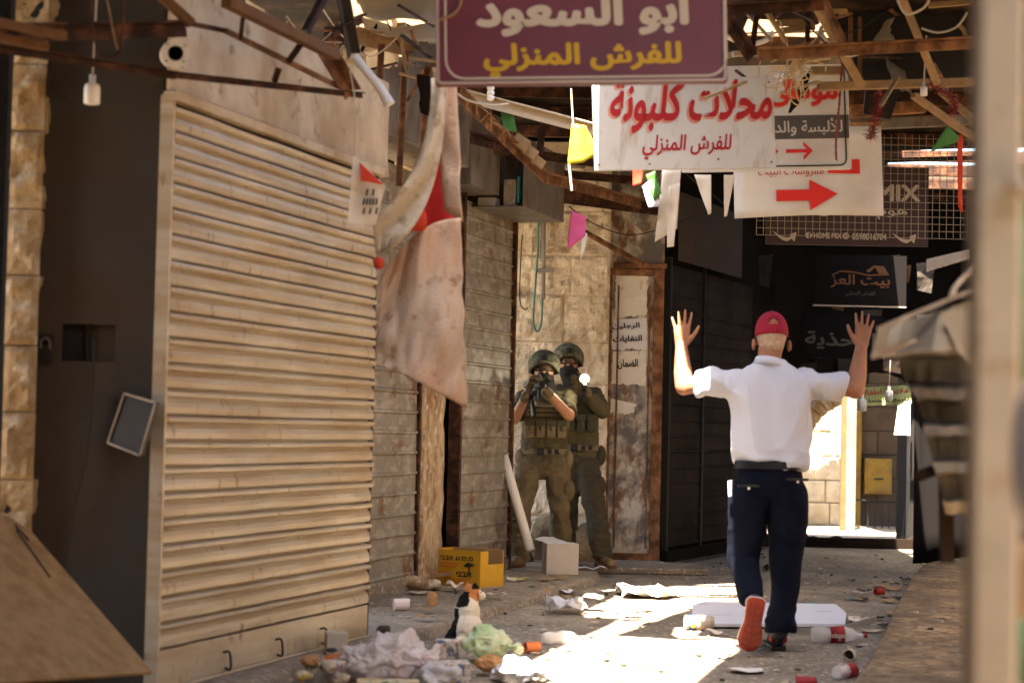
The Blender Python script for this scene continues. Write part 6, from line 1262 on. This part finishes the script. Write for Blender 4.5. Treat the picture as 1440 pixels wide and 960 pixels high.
ragged('clear plastic sheet crumpled in the lane beside the sun patch', 795, 862, .26, .35, 'bag_clear', 5, .10)
ragged('small pale plastic scrap near the kerb', 795, 836, .14, .3, 'foam', 6, .03)
ragged('teal scrap behind the white foam board', 1125, 851, .26, .12, 'teal_scrap', 7, .01)
ragged('short teal scrap by the right pavement edge', 1203, 843, .16, .12, 'teal_scrap', 8, .01)
ragged('white scrap in the lane near the white carton', 828, 801, .24, .10, 'paper', 9, .02, .06)
ragged('pale crumpled wrapper by the yellow carton', 640, 833, .12, .18, 'cup', 10, .07, .06)
ragged('brown flattened wrapper on the pavement before the soldiers', 726, 817, .15, .18, 'print_y', 11, .02, .06)
ragged('pale wrapper scrap on the lane beside the jar', 1004, 893, .10, .10, 'cup', 12, .03)
ragged('pale scrap near the far kerb corner', 926, 800, .10, .2, 'paper', 13, .05)
ragged('pale sheet scrap behind the walking leg', 1055, 822, .16, .22, 'paper_old', 14, .04)
p0 = fl(548, 832, .06); mb = MB(); mb.tube(catmull([V((p0.x - .06, p0.y, .09)), V((p0.x + .1, p0.y + .05, .12)), V((p0.x + .32, p0.y + .12, .10))], 5), [.03, .034, .036, .038, .04, .044, .044, .042, .04, .034, .03], 10)
for i, v in enumerate(mb.v): mb.v[i] = v + V((0, 0, .018 * N3(v, 16)))
tag(mb.build('cloth_roll', M['plaster'], smooth=True), 'rolled brown cloth lying before the narrow rusty shutter', 'cloth')
p0 = fl(545, 824, .06); mb = MB(); mb.bar(V((p0.x, p0.y, .08)), V((p0.x + .42, p0.y + .1, .15)), .03, .02); tag(mb.build('wood_stick', M['wood']), 'pale stick lying over the rolled brown cloth', 'stick')
g = fl(608, 852, .06); crumple('food_peel', (g.x, g.y, .10), (.03, .03, .045), M['cork'], 'brown peel standing on the pavement left of the cat', 'peelings', .4, 20, 8, .062)
g = fl(490, 886, .06); mb = MB(); mb.box((P(530, 868, 10.1).x, 10.08, .06), (P(548, 868, 10.1).x, 10.2, .13)); tag(mb.build('hinge_block', M['litter_dark'], bevel=.01), 'small dark block at the corner foot of the broad shutter', 'block')
# uncountable small litter
for nm, m, n, s0 in (('litter', 'litter', 420, 1.0), ('debris', 'litter_dark', 260, .9), ('gravel', 'lime_warm', 300, .5)):
    mb = MB()
    for k in range(n):
        Y = 9.1 + 11 * R.random() ** 1.3; x0 = .3 * (Y - 15.3) + .0 - .55 * (Y < 15) ; x = R.uniform(x0, .27 * Y + .8); kx = k00.x + (Y - k00.y) * kd.x / kd.y
        z = .066 if x < kx - .03 and Y < 15.6 else (.124 if Y < 12 and x > P(1193 + (960 - 900) * 0, 900, Y).x + .35 else .004); s = R.uniform(.006, .022) * s0; a = R.random() * 6.3
        if Y > 10.4 and Y < 11.2 and 1.2 < x < 1.5: continue
        h_ = s * R.uniform(.1, .7); pts = [(x + math.cos(a + t) * s * R.uniform(.6, 1.3), Y + math.sin(a + t) * s * R.uniform(.8, 1.8), z) for t in (0, 1.3, 2.5, 3.7, 5.0)]; mb.prism(pts, (0, 0, h_))
    structure(mb.build(nm, M[m]), 'stuff')

mb = MB(); rows = [[(3.66 + 1.5 * j / 24, 18.0 + .05 * math.sin(j * .9) + .03 * N3((j, i * .4, 0), .7), 2.25 * i / 8) for j in range(25)] for i in range(9)]
mb.grid(rows, .01); tag(mb.build('shade_curtain', M['black_sign'], smooth=True), 'added black curtain giving the deep shade behind the ribbed awning', 'curtain')  # added to fill the dark area and catch sun from the far gap

for k in range(26):
    px, py = 1195 + R.random() * 95, 815 + R.random() * 75; ragged(('dark', 'brown', 'pale')[k % 3] + ' rubbish shred in the drift along the right pavement edge', px, py, .05 + .10 * R.random(), .05 + .12 * R.random(), ('litter_dark', 'carton_in', 'litter')[k % 3], 20 + k, .03 * R.random(), name='rubbish_shred', cat='rubbish')['group'] = ('dark', 'brown', 'pale')[k % 3] + ' shreds along the right pavement edge'
for k in range(14):
    px, py = 585 + R.random() * 330, 812 + R.random() * 60; ragged(('grey', 'brown')[k % 2] + ' crumpled shred strewn near the left kerb', px, py, .05 + .08 * R.random(), .06 + .10 * R.random(), ('litter', 'carton_in')[k % 2], 60 + k, .03 * R.random(), z=.07, name='rubbish_shred', cat='rubbish')['group'] = ('grey', 'brown')[k % 2] + ' shreds near the left kerb'

# odds and ends caught in the roof frame
for k in range(22):
    px, py, Y = (385 + R.random() * 225, R.random() * 120, 10.4 + R.random() * 1.5) if k < 14 else (1030 + R.random() * 320, R.random() * 110, 11.0 + R.random()); p = P(px, py, Y); a, b = V((R.gauss(0, .10), R.gauss(0, .08), R.gauss(0, .05))), V((R.gauss(0, .04), R.gauss(0, .06), -.06 - .12 * R.random()))
    mb = MB(); sheet([p, p + a, p + a + b, p + b], 6, 6, .03, 9, .003, mb, seed=k, rag=.05); q_ = ('pale', 'dark', 'brown', 'grey')[k % 4]
    tag(mb.build('cloth_rag', M[('sheet_pale', 'umber', 'carton_in', 'panel_grey')[k % 4]], smooth=True), q_ + (' rag caught in the roof frame left of the purple sign' if k < 14 else ' rag caught in the roof frame right of the purple sign'), 'rag', q_ + ' rags in the roof frame ' + ('left' if k < 14 else 'right') + ' of the purple sign')
for k in range(9):
    x0, y0 = (400 + R.random() * 160, R.random() * 60) if k < 5 else (1040 + R.random() * 260, R.random() * 50); Y = 10 + R.random()
    mb = MB(); mb.tube(catmull([P(x0, y0, Y), P(x0 + 20 + 20 * R.random(), y0 + 20 + 30 * R.random(), Y), P(x0 + 60 + 40 * R.random(), y0 + 10 * R.random(), Y + .3)], 6), .004, 6); tag(mb.build('cable', M[('cable_pale', 'cable')[k % 2]]), ('pale', 'black')[k % 2] + ' loose cable sagging in the roof frame ' + ('left' if k < 5 else 'right') + ' of the purple sign', 'cable', ('pale', 'black')[k % 2] + ' loose cables in the roof frame ' + ('left' if k < 5 else 'right') + ' of the purple sign')

for k in range(30):
    lf = k < 15; px, py = (385 + R.random() * 225, -10 + R.random() * 115) if lf else (1030 + R.random() * 310, -10 + R.random() * 130); Y = 9.6 + R.random() * 2.2; a = R.random() * 3.14; l = 30 + 60 * R.random(); mb = MB()
    mb.bar(P(px, py, Y), P(px + math.cos(a) * l, py + math.sin(a) * l * .6, Y + R.gauss(0, .5)), .012 + .014 * R.random(), .012); q_ = ('rusty', 'pale timber', 'dark')[k % 3]
    tag(mb.build('roof_rod', M[('rust', 'wood', 'rust_dark')[k % 3]]), 'thin ' + q_ + ' rod jammed in the roof frame ' + ('left' if lf else 'right') + ' of the purple sign', 'rod', 'thin ' + q_ + ' rods in the roof frame ' + ('left' if lf else 'right') + ' of the purple sign')

for o in SC.objects:
    if '_b' in o: del o['_b']
